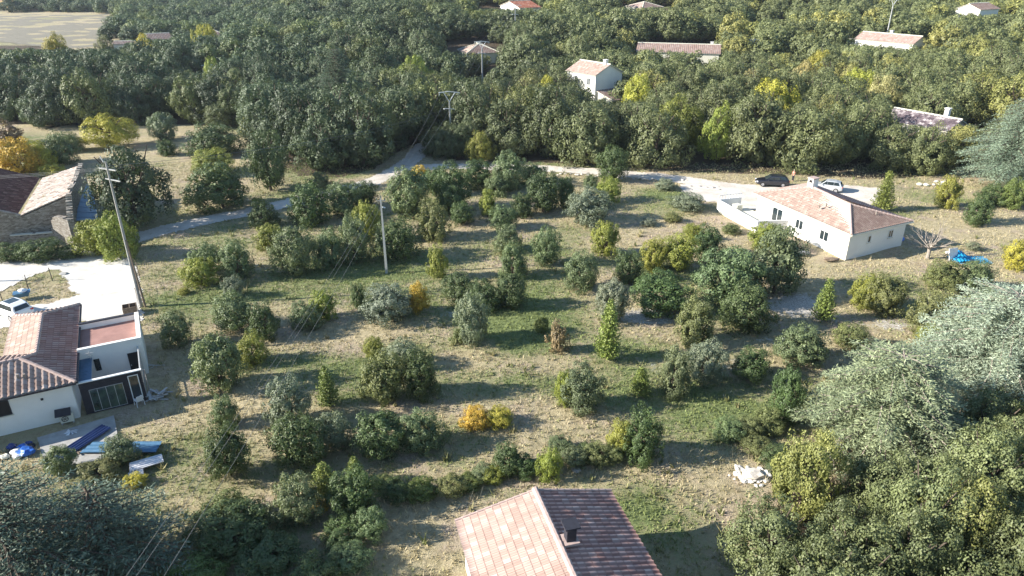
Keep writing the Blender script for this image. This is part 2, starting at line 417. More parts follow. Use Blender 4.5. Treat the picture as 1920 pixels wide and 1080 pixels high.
def tile_slope(name, pts, mat, parent, pu=0.33, pv=0.42, amp=0.045, step=0.03, up=None):
    """real corrugated roof slope clipped to the convex polygon pts (local coordinates of parent)"""
    P = [Vector(p) for p in pts]
    n = (P[1] - P[0]).cross(P[2] - P[1]).normalized()
    if n.z < 0: n = -n
    ed = n.cross(Vector((0, 0, 1)))
    ed = ed.normalized() if ed.length > 1e-4 else Vector((1, 0, 0))
    if up is not None: ed = Vector(up).cross(n).normalized()
    us = n.cross(ed).normalized()
    if us.z < 0: us = -us; ed = -ed
    c = P[0]
    U = [(p - c).dot(ed) for p in P]; Vv = [(p - c).dot(us) for p in P]
    u0, u1, v0, v1 = min(U) - .2, max(U) + .2, min(Vv) - .05, max(Vv) + .05
    nu = int((u1 - u0) / pu * 6) + 1; nc = int((v1 - v0) / pv) + 1
    uu = u0 + np.arange(nu + 1) * pu / 6
    vs = []; hs = []
    for k in range(nc):
        vs += [v0 + k * pv, v0 + k * pv + pv * 0.93]; hs += [step, 0.0]
    vs.append(v0 + nc * pv); hs.append(step)
    vs = np.array(vs); hs = np.array(hs)
    UU, VV = np.meshgrid(uu, vs); HH = amp * np.cos((UU - u0) / pu * 2 * np.pi) + hs[:, None]
    HH = HH + 0.012 * (vnoise(np.floor((UU - u0) / pu), np.floor((VV - v0) / pv + 0.01), 3) - 0.5)
    C = np.array(c); Xp = C + UU[..., None] * np.array(ed) + VV[..., None] * np.array(us) + HH[..., None] * np.array(n)
    idx = np.arange(UU.size).reshape(UU.shape)
    F = np.stack([idx[:-1, :-1].ravel(), idx[:-1, 1:].ravel(), idx[1:, 1:].ravel(), idx[1:, :-1].ravel()], 1)
    me = np_mesh(name, Xp.reshape(-1, 3), F, mat)
    uvl = me.uv_layers.new(name='UVMap'); uv = np.stack([(UU - u0) / pu + 0.5, (VV - v0) / pv], -1).reshape(-1, 2)[F.ravel()]
    uvl.data.foreach_set('uv', uv.astype(np.float32).ravel())
    bm = bmesh.new(); bm.from_mesh(me); cen = sum(P, Vector()) / len(P)
    for i in range(len(P)):
        a = P[i]; b = P[(i + 1) % len(P)]; no = (b - a).cross(n).normalized()
        if (cen - a).dot(no) > 0: no = -no
        bmesh.ops.bisect_plane(bm, geom=bm.verts[:] + bm.edges[:] + bm.faces[:], plane_co=a, plane_no=no, clear_outer=True)
    # give the slope an underside so it has thickness
    bm.to_mesh(me); bm.free()
    mb = MB(); lo = [p - n * 0.16 for p in P]; hi = [p - n * 0.06 for p in P]; mb.hexa(lo, hi)
    o = link(bpy.data.objects.new(name, me), parent)
    u = mb.build('roof_edge', M['render_cream'], o)
    return o

def ridge(a, b, parent, mat=None, r=0.14):
    a = Vector(a); b = Vector(b); L = (b - a).length; n = max(2, int(L / 0.4)); pts = []; rad = []
    for i in range(n):
        p = a.lerp(b, i / n); q = a.lerp(b, (i + 0.96) / n); pts += [p, q]; rad += [r * 1.1, r * 0.86]
    return MB().tube(pts, rad, 8).build('ridge_tiles', mat or M['ridge_pink'], parent)

def window(parent, p, d, nrm, w, h, panes=2, frame=None, glass=None, sh=False, rail=False, fw=0.06):
    """p = lower left corner on the wall, d along the wall, nrm outward"""
    p = Vector(p); d = Vector(d).normalized(); nrm = Vector(nrm).normalized(); u = Vector((0, 0, 1))
    def bx(a0, a1, z0, z1, t0, t1):
        mb = MB(); q = [p + d * a0, p + d * a1]
        lo = [q[0] + nrm * t0, q[1] + nrm * t0, q[1] + nrm * t1, q[0] + nrm * t1]
        return [x + u * z0 for x in lo], [x + u * z1 for x in lo]
    f = MB()
    for a0, a1, z0, z1 in ((0, w, 0, fw), (0, w, h - fw, h), (0, fw, fw, h - fw), (w - fw, w, fw, h - fw)):
        f.hexa(*bx(a0, a1, z0, z1, -0.05, 0.035))
    for i in range(1, panes):
        a = w * i / panes; f.hexa(*bx(a - fw / 2, a + fw / 2, fw, h - fw, -0.05, 0.03))
    fo = f.build('window', frame or M['frame_white'], parent)
    MB().hexa(*bx(fw, w - fw, fw, h - fw, -0.03, 0.012)).build('pane', glass or M['glass'], fo)
    MB().hexa(*bx(-0.06, w + 0.06, -0.07, -0.01, -0.02, 0.09)).build('sill', M['render_cream'], fo)
    if sh:
        for a0, a1 in ((-w / 2 - 0.04, -0.04), (w + 0.04, w * 1.5 + 0.04)):
            s = MB().hexa(*bx(a0, a1, 0, h, 0.01, 0.05))
            for k in range(6):
                zz = h * (k + 0.5) / 6; s.hexa(*bx(a0 + 0.04, a1 - 0.04, zz - 0.03, zz + 0.03, 0.051, 0.065))
            s.build('shutter', M['shutter'], parent)
    return fo

# ------------------------------------------------------------------ where things lie on the ground
MAIN_TRACK = [G(*p)[:2] for p in ((150, 500), (245, 447), (330, 428), (400, 411), (470, 397), (540, 380), (600, 366), (650, 352), (700, 340), (745, 320), (775, 297), (795, 272))]
SIDE_TRACK = [G(*p)[:2] for p in ((735, 322), (790, 314), (870, 311), (960, 313), (1050, 318), (1130, 322), (1230, 330), (1320, 343), (1400, 352), (1470, 357), (1540, 350), (1640, 358))]
FORE = [G(*p)[:2] for p in ((-120, 555), (-60, 505), (60, 478), (150, 460), (235, 470), (255, 500), (264, 545), (268, 600), (250, 610), (140, 600), (40, 610), (-120, 640))]
VERGE = [G(*p)[:2] for p in ((-160, 600), (0, 548), (50, 522), (92, 508), (122, 512), (128, 545), (150, 552), (95, 568), (20, 576), (-160, 590))]
YARD = [G(*p)[:2] for p in ((1270, 345), (1400, 348), (1640, 352), (1655, 385), (1560, 400), (1440, 400), (1360, 385), (1290, 372))]

HOUSE_ZONES = []   # world polygons without plants
def lpoly(o, yaw, pts):
    c, s = math.cos(yaw), math.sin(yaw)
    return [(o[0] + x * c - y * s, o[1] + x * s + y * c) for x, y in pts]
LH = (-30.5, 42.2); LHY = R(27.8)
HOUSE_ZONES.append(lpoly(LH, LHY, [(-15, -1.2), (5, -1.2), (5, 9.8), (0.2, 14), (-6, 14), (-15, 8)]))
MH = (36.2, 71.0); MHY = R(27.0)
HOUSE_ZONES.append(lpoly(MH, MHY, [(-3.0, 0), (9.5, 0), (11, 16), (2, 20), (-3, 20)]))
FH = (-3.0, 28.7); FHY = R(15.6)
HOUSE_ZONES.append(lpoly(FH, FHY, [(0.3, -0.3), (8.6, -0.3), (8.6, -14), (0.3, -14)]))
RUIN = [(-66, 96), (-57, 93), (-47, 79), (-49, 75.2), (-58, 75), (-70, 76)]
HOUSE_ZONES.append(RUIN)
PATIO = [G(*p)[:2] for p in ((70, 822), (214, 780), (228, 856), (88, 882))]

def blob(px, py, L):
    v = np.zeros(np.shape(px))
    for bx, by, rx, ry, a in L:
        v = v + a * np.exp(-(((px - bx) / rx) ** 2 + ((py - by) / ry) ** 2))
    return v
GREEN = [(370, 560, 110, 90, .45), (560, 545, 160, 30, .55), (380, 440, 120, 30, .5), (1000, 610, 170, 45, .6), (960, 480, 180, 40, .35), (1180, 700, 130, 60, .4),
         (940, 720, 130, 35, .7), (1010, 545, 70, 30, .5), (980, 645, 50, 25, .5), (600, 690, 130, 25, .3), (1280, 370, 60, 18, .4), (900, 790, 200, 40, .2), (1200, 970, 70, 60, .5), (1290, 1010, 120, 60, .3),
         (560, 1010, 130, 50, .3), (1640, 520, 120, 20, .35), (330, 800, 120, 50, .15), (1200, 640, 120, 40, .3), (1700, 400, 80, 25, .2), (650, 740, 90, 30, .5), (180, 940, 160, 60, .3), (1340, 790, 150, 40, .3)]
STONE = [(1200, 592, 90, 22, .75), (1490, 570, 80, 28, .85), (1440, 640, 90, 22, .5), (1600, 600, 110, 20, .35), (1690, 610, 60, 18, .5), (1225, 690, 30, 25, .5), (900, 590, 60, 18, .4), (1230, 600, 40, 20, .2),
         (700, 330, 60, 12, .3), (1200, 345, 150, 12, .35), (1400, 900, 60, 40, .3), (1320, 700, 60, 20, .4), (1380, 680, 40, 20, .5), (1900, 420, 60, 20, .3), (840, 590, 50, 14, .4), (500, 600, 60, 15, .2), (1290, 560, 60, 14, .3)]
DRY = [(640, 625, 150, 20, .6), (350, 710, 60, 25, .5), (460, 780, 110, 50, .35), (730, 765, 80, 12, .8), (1100, 780, 130, 30, .5), (1330, 430, 140, 30, .5), (1250, 330, 140, 15, .6), (820, 1000, 40, 70, .7), (1400, 960, 60, 80, .5), (1800, 420, 130, 30, .5), (480, 620, 60, 20, .3), (320, 940, 90, 30, .4)]
FOREST_EDGE = [(-900, 235), (0, 235), (150, 238), (330, 232), (440, 238), (475, 285), (560, 330), (640, 332), (700, 318), (765, 272), (800, 276), (850, 300), (1000, 304), (1130, 310), (1300, 324), (1500, 328), (1640, 336), (1700, 335), (1800, 322), (1920, 315), (2900, 330)]
WOOD = [(1425, 1000), (1470, 915), (1560, 900), (1650, 850), (1760, 815), (1920, 770), (2400, 720), (2700, 1500), (1400, 1500), (1430, 1150)]
FIELD = [(-500, 78), (0, 78), (110, 92), (190, 88), (225, 60), (235, 42), (215, 27), (100, 24), (0, 26), (-500, 30)]

def forest_mask(px, py):
    e = np.interp(px, [p[0] for p in FOREST_EDGE], [p[1] for p in FOREST_EDGE])
    f = (py < e) & ~in_poly(px, py, FIELD)
    return f | in_poly(px, py, WOOD)

def ground_fields(x, y):
    px, py = proj(x, y, 0.0)
    n = fbm(x * 0.10, y * 0.16, 5)
    g = 0.20 + 1.0 * (n - 0.40) + blob(px, py, GREEN) * 0.62 - blob(px, py, DRY) * 0.6
    g = g + 0.25 * (fbm(x * 0.5, y * 0.7, 9) - 0.5)
    st = blob(px, py, STONE) * 0.9 + 0.15 * (fbm(x * 0.3, y * 0.5, 21) - 0.5)
    return g, st, px, py

# ------------------------------------------------------------------ ground
def axis(fine0, fine1, step, lo, hi, grow=1.10):
    a = list(np.arange(fine0, fine1 + 1e-6, step)); s = step
    while a[-1] < hi: s *= grow; a.append(a[-1] + s)
    s = step; b = [a[0]]
    while b[-1] > lo: s *= grow; b.append(b[-1] - s)
    return np.array(b[:0:-1] + a)
gx = axis(-75, 80, 0.6, -2500, 2500); gy = axis(14, 112, 0.6, -200, 3500)
X, Y = np.meshgrid(gx, gy); Z = terrain(X, Y)
idx = np.arange(X.size).reshape(X.shape)
F = np.stack([idx[:-1, :-1].ravel(), idx[:-1, 1:].ravel(), idx[1:, 1:].ravel(), idx[1:, :-1].ravel()], 1)
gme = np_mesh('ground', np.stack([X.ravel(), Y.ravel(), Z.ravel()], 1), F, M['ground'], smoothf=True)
g, st, px, py = ground_fields(X, Y)
pxt, pyt = proj(X, Y, Z)
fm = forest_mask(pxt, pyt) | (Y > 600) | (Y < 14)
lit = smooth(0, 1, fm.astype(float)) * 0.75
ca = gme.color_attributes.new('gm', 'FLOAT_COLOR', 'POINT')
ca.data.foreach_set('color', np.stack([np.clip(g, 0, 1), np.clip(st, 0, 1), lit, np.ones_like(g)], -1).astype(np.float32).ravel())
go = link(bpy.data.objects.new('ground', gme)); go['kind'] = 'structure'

def near_track(line, w, s=1.0):
    def f(x, y):
        d = dist_line(x, y, line); return d < w * (1 + 0.35 * (fbm(x * 0.7, y * 0.7, 4) - 0.5)) - 0.25 * vnoise(x * 3, y * 3, 8) * s
    return f
def bb(pts, m=3):
    xs = [p[0] for p in pts]; ys = [p[1] for p in pts]; return (min(xs) - m, min(ys) - m, max(xs) + m, max(ys) + m)
sheet('road', near_track(MAIN_TRACK, 1.75), bb(MAIN_TRACK), 0.3, 0.028, M['gravel_track'])
sheet('path', near_track(SIDE_TRACK, 1.75), bb(SIDE_TRACK), 0.3, 0.034, M['gravel_yard'])
sheet('driveway', lambda x, y: in_poly(x + 0.8 * (fbm(x * .8, y * .8, 2) - .5), y + 0.8 * (fbm(x * .8, y * .8, 6) - .5), FORE) & ~(in_poly(x + 0.9 * (fbm(x * .7, y * .7, 3) - .5), y + 1.2 * (fbm(x * .7, y * .7, 7) - .5), VERGE)), bb(FORE), 0.25, 0.040, M['gravel_white'])
sheet('gravel_yard', lambda x, y: in_poly(x + 1.5 * (fbm(x * .5, y * .5, 12) - .5), y + 2.5 * (fbm(x * .5, y * .5, 16) - .5), YARD), bb(YARD), 0.3, 0.046, M['gravel_yard'])

M['field'] = m_gravel('field', (0.17, 0.155, 0.12), (0.26, 0.235, 0.18), 0.6)
M['vine'] = m_plain('vine', (0.42, 0.28, 0.10), 0.9, var=0.35, scale=0.15)
FW = [G(*p)[:2] for p in FIELD]
sheet('field', lambda x, y: in_poly(x, y, FW), bb([(max(-330, a), b) for a, b in FW]), 3.0, 0.05, M['field'])
VW = [G(*p)[:2] for p in ((-300, 34), (0, 26), (40, 20), (95, 6), (110, -14), (-300, -14))]
sheet('vineyard', lambda x, y: in_poly(x, y, VW), bb([(max(-520, a), b) for a, b in VW]), 4.0, 0.05, M['vine'])

# ------------------------------------------------------------------ foliage meshes
def unit(v): return v / (np.linalg.norm(v, axis=-1, keepdims=True) + 1e-9)

def leaf_quads(P, Nn, size, asp=0.6, tang=None):
    n = len(P); r = RNG.normal(size=(n, 3)) if tang is None else tang
    t = unit(r - Nn * np.sum(r * Nn, 1, keepdims=True)); b = np.cross(Nn, t)
    s = size[:, None] * 0.5
    V = np.stack([P - t * s, P - b * s * asp + t * s * 0.1, P + t * s, P + b * s * asp + t * s * 0.1], 1).reshape(-1, 3)
    return V, np.arange(n * 4).reshape(n, 4)

def crown(seed, nl=18, sub=10, nleaf=7000, ls=0.075, low=False, c=0.8, ragged=0.25):
    """unit crown: half width 1, height 0..2c ; clumps on clumps of leaves"""
    rg = np.random.default_rng(seed)
    k = np.arange(nl) + 0.5; ph = np.arccos(1 - (1.86 if low else 1.35) * k / nl); th_ = np.pi * (1 + 5 ** 0.5) * k + rg.uniform(0, 6)
    d = np.stack([np.sin(ph) * np.cos(th_), np.sin(ph) * np.sin(th_), np.cos(ph)], 1)
    d += rg.normal(size=d.shape) * 0.16; d = unit(d)
    rad = rg.uniform(0.52, 0.52 + ragged, nl)[:, None]; lr = rg.uniform(0.27, 0.42, nl)
    lc = d * rad; lc = np.vstack([lc, [[0, 0, 0]]]); lr = np.append(lr, 0.55)
    sc = []; sr = []; sl = []
    for i in range(nl + 1):
        q = unit(rg.normal(size=(sub, 3))); sc.append(lc[i] + q * lr[i] * 0.72); sr.append(lr[i] * rg.uniform(0.32, 0.55, sub)); sl.append(np.full(sub, i))
    sc = np.vstack(sc); sr = np.hstack(sr); sl = np.hstack(sl)
    lobv = rg.uniform(0, 1, nl + 1); subv = rg.uniform(0, 1, len(sr))
    pr = sr ** 2; pr = pr / pr.sum(); M_ = nleaf * 4
    w = rg.choice(len(sr), M_, p=pr); q = unit(rg.normal(size=(M_, 3)) + 0.5 * unit(sc[w] + 1e-6))
    P = sc[w] + q * sr[w][:, None] * rg.uniform(0.75, 1.12, M_)[:, None]
    keep = np.ones(M_, bool)
    for i in range(nl):                       # leave out leaves buried deep inside another clump
        keep &= ~((np.linalg.norm(P - lc[i], axis=1) < lr[i] * 0.72) & (sl[w] != i))
    keep &= np.linalg.norm(P, axis=1) > 0.42
    if not low: keep &= P[:, 2] > -0.62 + 0.2 * rg.uniform(size=M_)
    P = P[keep][:nleaf]; q = q[keep][:nleaf]; w = w[keep][:nleaf]
    inner = np.where(np.linalg.norm(P, axis=1) < 0.66, 1.9, 1.0)
    nn = unit(q + 0.35 * unit(P) + rg.normal(size=q.shape) * 0.30)
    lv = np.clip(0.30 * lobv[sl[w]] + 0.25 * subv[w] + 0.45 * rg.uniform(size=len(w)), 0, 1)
    hw = np.percentile(np.hypot(P[:, 0], P[:, 1]), 93); P[:, :2] /= hw
    z0, z1 = np.percentile(P[:, 2], 2), np.percentile(P[:, 2], 99)
    P[:, 2] = (P[:, 2] - z0) / (z1 - z0) * 2 * c
    V, F = leaf_quads(P, nn, ls * rg.uniform(0.6, 1.35, len(P)) * inner, 0.62)
    return V, F, lv, lc

def crown_mesh(name, seed, mat, **kw):
    V, F, lv, lc = crown(seed, **kw); return np_mesh(name, V, F, mat, lv), lc

def trunk_mesh(seed, h=1.0, spread=0.6, n=6, r=0.06, stems=1):
    rg = random.Random(seed); mb = MB()
    for s_ in range(stems):
        a0 = rg.uniform(0, 6.28); ox, oy = ((0, 0) if stems == 1 else (math.cos(a0) * r * 2, math.sin(a0) * r * 2))
        top = Vector((ox + rg.uniform(-.08, .08), oy + rg.uniform(-.08, .08), h * 0.55))
        mb.tube([(ox, oy, -0.05), (ox * 1.2, oy * 1.2, h * 0.28), top], [r * 1.25, r, r * 0.8], 7)
        for i in range(n):
            a = 6.283 * i / n + rg.uniform(-.4, .4); L = spread * rg.uniform(.7, 1)
            m_ = top + Vector((math.cos(a) * L * .5, math.sin(a) * L * .5, h * rg.uniform(.18, .3)))
            e = top + Vector((math.cos(a) * L, math.sin(a) * L, h * rg.uniform(.3, .75)))
            mb.tube([top - Vector((0, 0, h * 0.05 * (i % 3))), m_, e], [r * .55, r * .38, r * .15], 5)
            b = m_ + Vector((math.cos(a + .9) * L * .4, math.sin(a + .9) * L * .4, h * .25)); mb.tube([m_, b], [r * .3, r * .1], 4)
    return mb.mesh('trunk', M['bark'])

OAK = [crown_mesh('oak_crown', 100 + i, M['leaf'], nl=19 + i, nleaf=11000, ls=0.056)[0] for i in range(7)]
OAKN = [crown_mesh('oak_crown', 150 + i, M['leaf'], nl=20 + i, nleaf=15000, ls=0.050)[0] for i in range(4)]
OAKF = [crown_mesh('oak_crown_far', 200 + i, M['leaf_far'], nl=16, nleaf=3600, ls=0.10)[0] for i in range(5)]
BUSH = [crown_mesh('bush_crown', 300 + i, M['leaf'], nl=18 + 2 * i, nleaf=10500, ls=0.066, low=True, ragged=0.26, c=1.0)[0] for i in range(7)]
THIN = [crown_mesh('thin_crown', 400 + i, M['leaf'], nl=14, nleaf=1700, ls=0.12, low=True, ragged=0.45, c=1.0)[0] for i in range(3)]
TR_OAK = [trunk_mesh(10 + i) for i in range(4)]
TR_BUSH = [trunk_mesh(30 + i, h=0.9, n=5, r=0.035, stems=3) for i in range(3)]

def conifer_mesh(seed, n=24, dens=1.0):
    rg = np.random.default_rng(seed); P = []; T = []; Nn = []; L_ = []; lv = []
    for k in range(n):
        z = 0.04 + 0.93 * (k / n) ** 0.95; rr = (1 - z) ** 0.75 * rg.uniform(.8, 1.1) + 0.03; m = int(13 - 6 * z)
        for a in np.linspace(0, 6.283, m, endpoint=False) + rg.uniform(0, 6):
            rl = rr * rg.uniform(.75, 1.15); nt_ = max(4, int(18 * rl * dens)); br = rg.uniform()
            for s_ in np.linspace(0.12, 1, nt_):
                base = np.array([np.cos(a) * rl * s_, np.sin(a) * rl * s_, z * 2 + 0.20 * rl * s_ ** 2])
                for sd_ in (-1, 1):
                    da = a + sd_ * rg.uniform(.3, 1.1); t = np.array([np.cos(da), np.sin(da), rg.uniform(.1, .7)])
                    P.append(base + t * 0.05 + rg.normal(size=3) * 0.02); T.append(t); Nn.append([rg.normal() * .5, rg.normal() * .5, 1]); L_.append(0.16 * rg.uniform(.7, 1.3)); lv.append(0.4 * br + 0.6 * rg.uniform())
    V, F = leaf_quads(np.array(P), unit(np.array(Nn)), np.array(L_), 0.36, np.array(T))
    return np_mesh('conifer_crown', V, F, M['needle'], np.array(lv))
CONI = [conifer_mesh(500 + i) for i in range(3)]
TR_CONI = MB().tube([(0, 0, -.03), (0, 0, 1.0), (0, 0, 1.95)], [.07, .045, .01], 6).mesh('trunk', M['bark'])

def cedar_mesh(seed, H=10.0, RR=5.0, levels=24, lo=0.12, droop=0.12, dens=1.0, dome=False):
    """crown of flat feathery sprays; real metres"""
    rg = np.random.default_rng(seed); P = []; T = []; Nn = []; L_ = []; lv = []; limbs = MB()
    for k in range(levels):
        f = lo + (0.97 - lo) * k / levels; z = f * H
        rmax = RR * min(1.0, (1 - f) ** 0.62 * 1.25) * min(1, 0.75 + f)
        if dome: rmax = RR * math.sqrt(max(.01, 1 - max(0, (f - .22) / .76) ** 2)) * min(1, .85 + f * .5)
        m = int(rg.integers(6, 9))
        for a in np.linspace(0, 6.283, m, endpoint=False) + rg.uniform(0, 6):
            L = rmax * rg.uniform(.65, 1.08) + .3; br = rg.uniform(); rise_ = rg.uniform(0.0, .22) + (.5 * max(0, f - .5) if dome else 0); bend = rg.uniform(-.25, .25)
            def pt(s_):
                aa = a + bend * s_
                return np.array([np.cos(aa) * L * s_, np.sin(aa) * L * s_, z + L * (rise_ * s_ - droop * 2 * s_ * s_)])
            limbs.tube([pt(0), pt(.5), pt(.95)], [0.09 * L / RR + .02, 0.05 * L / RR + .015, .01], 4)
            nt_ = max(5, int(L * 6.2 * dens))
            for s_ in np.linspace(0.14, 1, nt_):
                b = pt(s_); aa = a + bend * s_
                for sd_ in (-1, 1):
                    tl = L * 0.30 * (1.12 - s_) * rg.uniform(.6, 1.2) + .22; ta = aa + sd_ * rg.uniform(.6, 1.15)
                    nq = max(2, int(tl / 0.11 * dens))
                    for q in range(nq):
                        u_ = (q + .6) / nq
                        P.append(b + np.array([np.cos(ta) * tl * u_, np.sin(ta) * tl * u_, -0.10 * tl * u_ + rg.normal() * .13]))
                        T.append([np.cos(ta) + rg.normal() * .35, np.sin(ta) + rg.normal() * .35, rg.normal() * .25 + .1]); Nn.append([rg.normal() * .4, rg.normal() * .4, 1])
                        L_.append(0.27 * rg.uniform(.6, 1.3)); lv.append(.35 * br + .65 * rg.uniform())
    V, F = leaf_quads(np.array(P), unit(np.array(Nn)), np.array(L_), 0.26, np.array(T))
    me = np_mesh('cedar_crown', V, F, M['needle'], np.array(lv))
    limbs.tube([(0, 0, -.3), (0, 0, H * .5), (0, 0, H * .97)], [.30, .2, .03], 8)
    return me, limbs.mesh('trunk', M['pale_bark'] if dome else M['bark'])

def part(name, me, parent, color=None, loc=(0, 0, 0), scale=(1, 1, 1), rz=0.0):
    o = bpy.data.objects.new(name, me); link(o, parent); o.location = loc; o.scale = scale; o.rotation_euler = (0, 0, rz)
    if color: o.color = (color[0], color[1], color[2], 1)
    return o

COLS = {
    'D': (0.078, 0.112, 0.042), 'G': (0.128, 0.162, 0.078), 'S': (0.175, 0.205, 0.14), 'O': (0.15, 0.165, 0.065),
    'YG': (0.22, 0.24, 0.05), 'Y': (0.38, 0.33, 0.055), 'A': (0.44, 0.30, 0.05), 'C': (0.17, 0.205, 0.05), 'F': (0.055, 0.076, 0.036), 'R': (0.24, 0.17, 0.11),
    'B': (0.17, 0.21, 0.15), 'BY': (0.37, 0.37, 0.06), 'OC': (0.28, 0.26, 0.11)}
def jitter(c, r=0.16):
    k = 1 + random.uniform(-r, r); return tuple(max(0.01, v * k * (1 + random.uniform(-.06, .06))) for v in c)

CNT = [0]
def place_plant(cx, yb, w, h, kind, label, cat=None, name=None, group=None, a_top=None):
    """a shrub or tree seen at picture position (cx, base yb) w wide and h tall in the picture"""
    p = G(cx, yb); Zf = p.y * math.cos(PITCH) + CH * math.sin(PITCH)
    a = w * 0.5 * Zf / FPX; e = h * 0.5 * Zf / FPX; dep = math.atan2(CH, p.y)
    c2 = e * e - (a * math.sin(dep)) ** 2; c = math.sqrt(max(c2, (0.5 * a * math.cos(dep)) ** 2)) / math.cos(dep)
    q = G(cx, yb - h / 2.0, c)         # middle of the crown
    x, y = q.x, q.y; z = th(x, y)
    CNT[0] += 1; i = CNT[0]
    name = name or {'C': 'young_conifer', 'Y': 'autumn_shrub', 'A': 'autumn_shrub'}.get(kind, 'oak_shrub')
    t = empty(name, (x, y, z)); col = jitter(COLS[kind], 0.10)
    rz = random.uniform(0, 6.28)
    if kind != 'C' and cat is None: a *= 1.14
    if kind == 'C':
        part('crown', CONI[i % 3], t, col, scale=(a, a, c), rz=rz); part('trunk', TR_CONI, t, scale=(a, a, c))
        cat = cat or 'conifer'
    else:
        me = (THIN if kind == 'R' else BUSH)[i % (3 if kind == 'R' else 7)]
        part('crown', me, t, col, loc=(0, 0, -0.05 * c), scale=(a, a, c * 1.03), rz=rz)
        part('trunk', TR_BUSH[i % 3], t, scale=(a, a, c * 1.2), rz=rz)
        cat = cat or 'shrub'
    tag(t, label, cat, group)
    return t

def place_tree(x, y, a, h, kind, label, cat='tree', name='oak_tree', group=None, col=None, me=None, lof=0.12):
    z = th(x, y); CNT[0] += 1; i = CNT[0]
    t = empty(name, (x, y, z)); rz = random.uniform(0, 6.28); lo = h * lof
    part('crown', me or OAK[i % 7], t, col or jitter(COLS[kind], 0.15), loc=(0, 0, lo), scale=(a, a * random.uniform(.9, 1.1), (h - lo) / 1.6), rz=rz)
    part('trunk', TR_OAK[i % 4], t, scale=(a, a, h * 0.8), rz=rz)
    tag(t, label, cat, group); return t

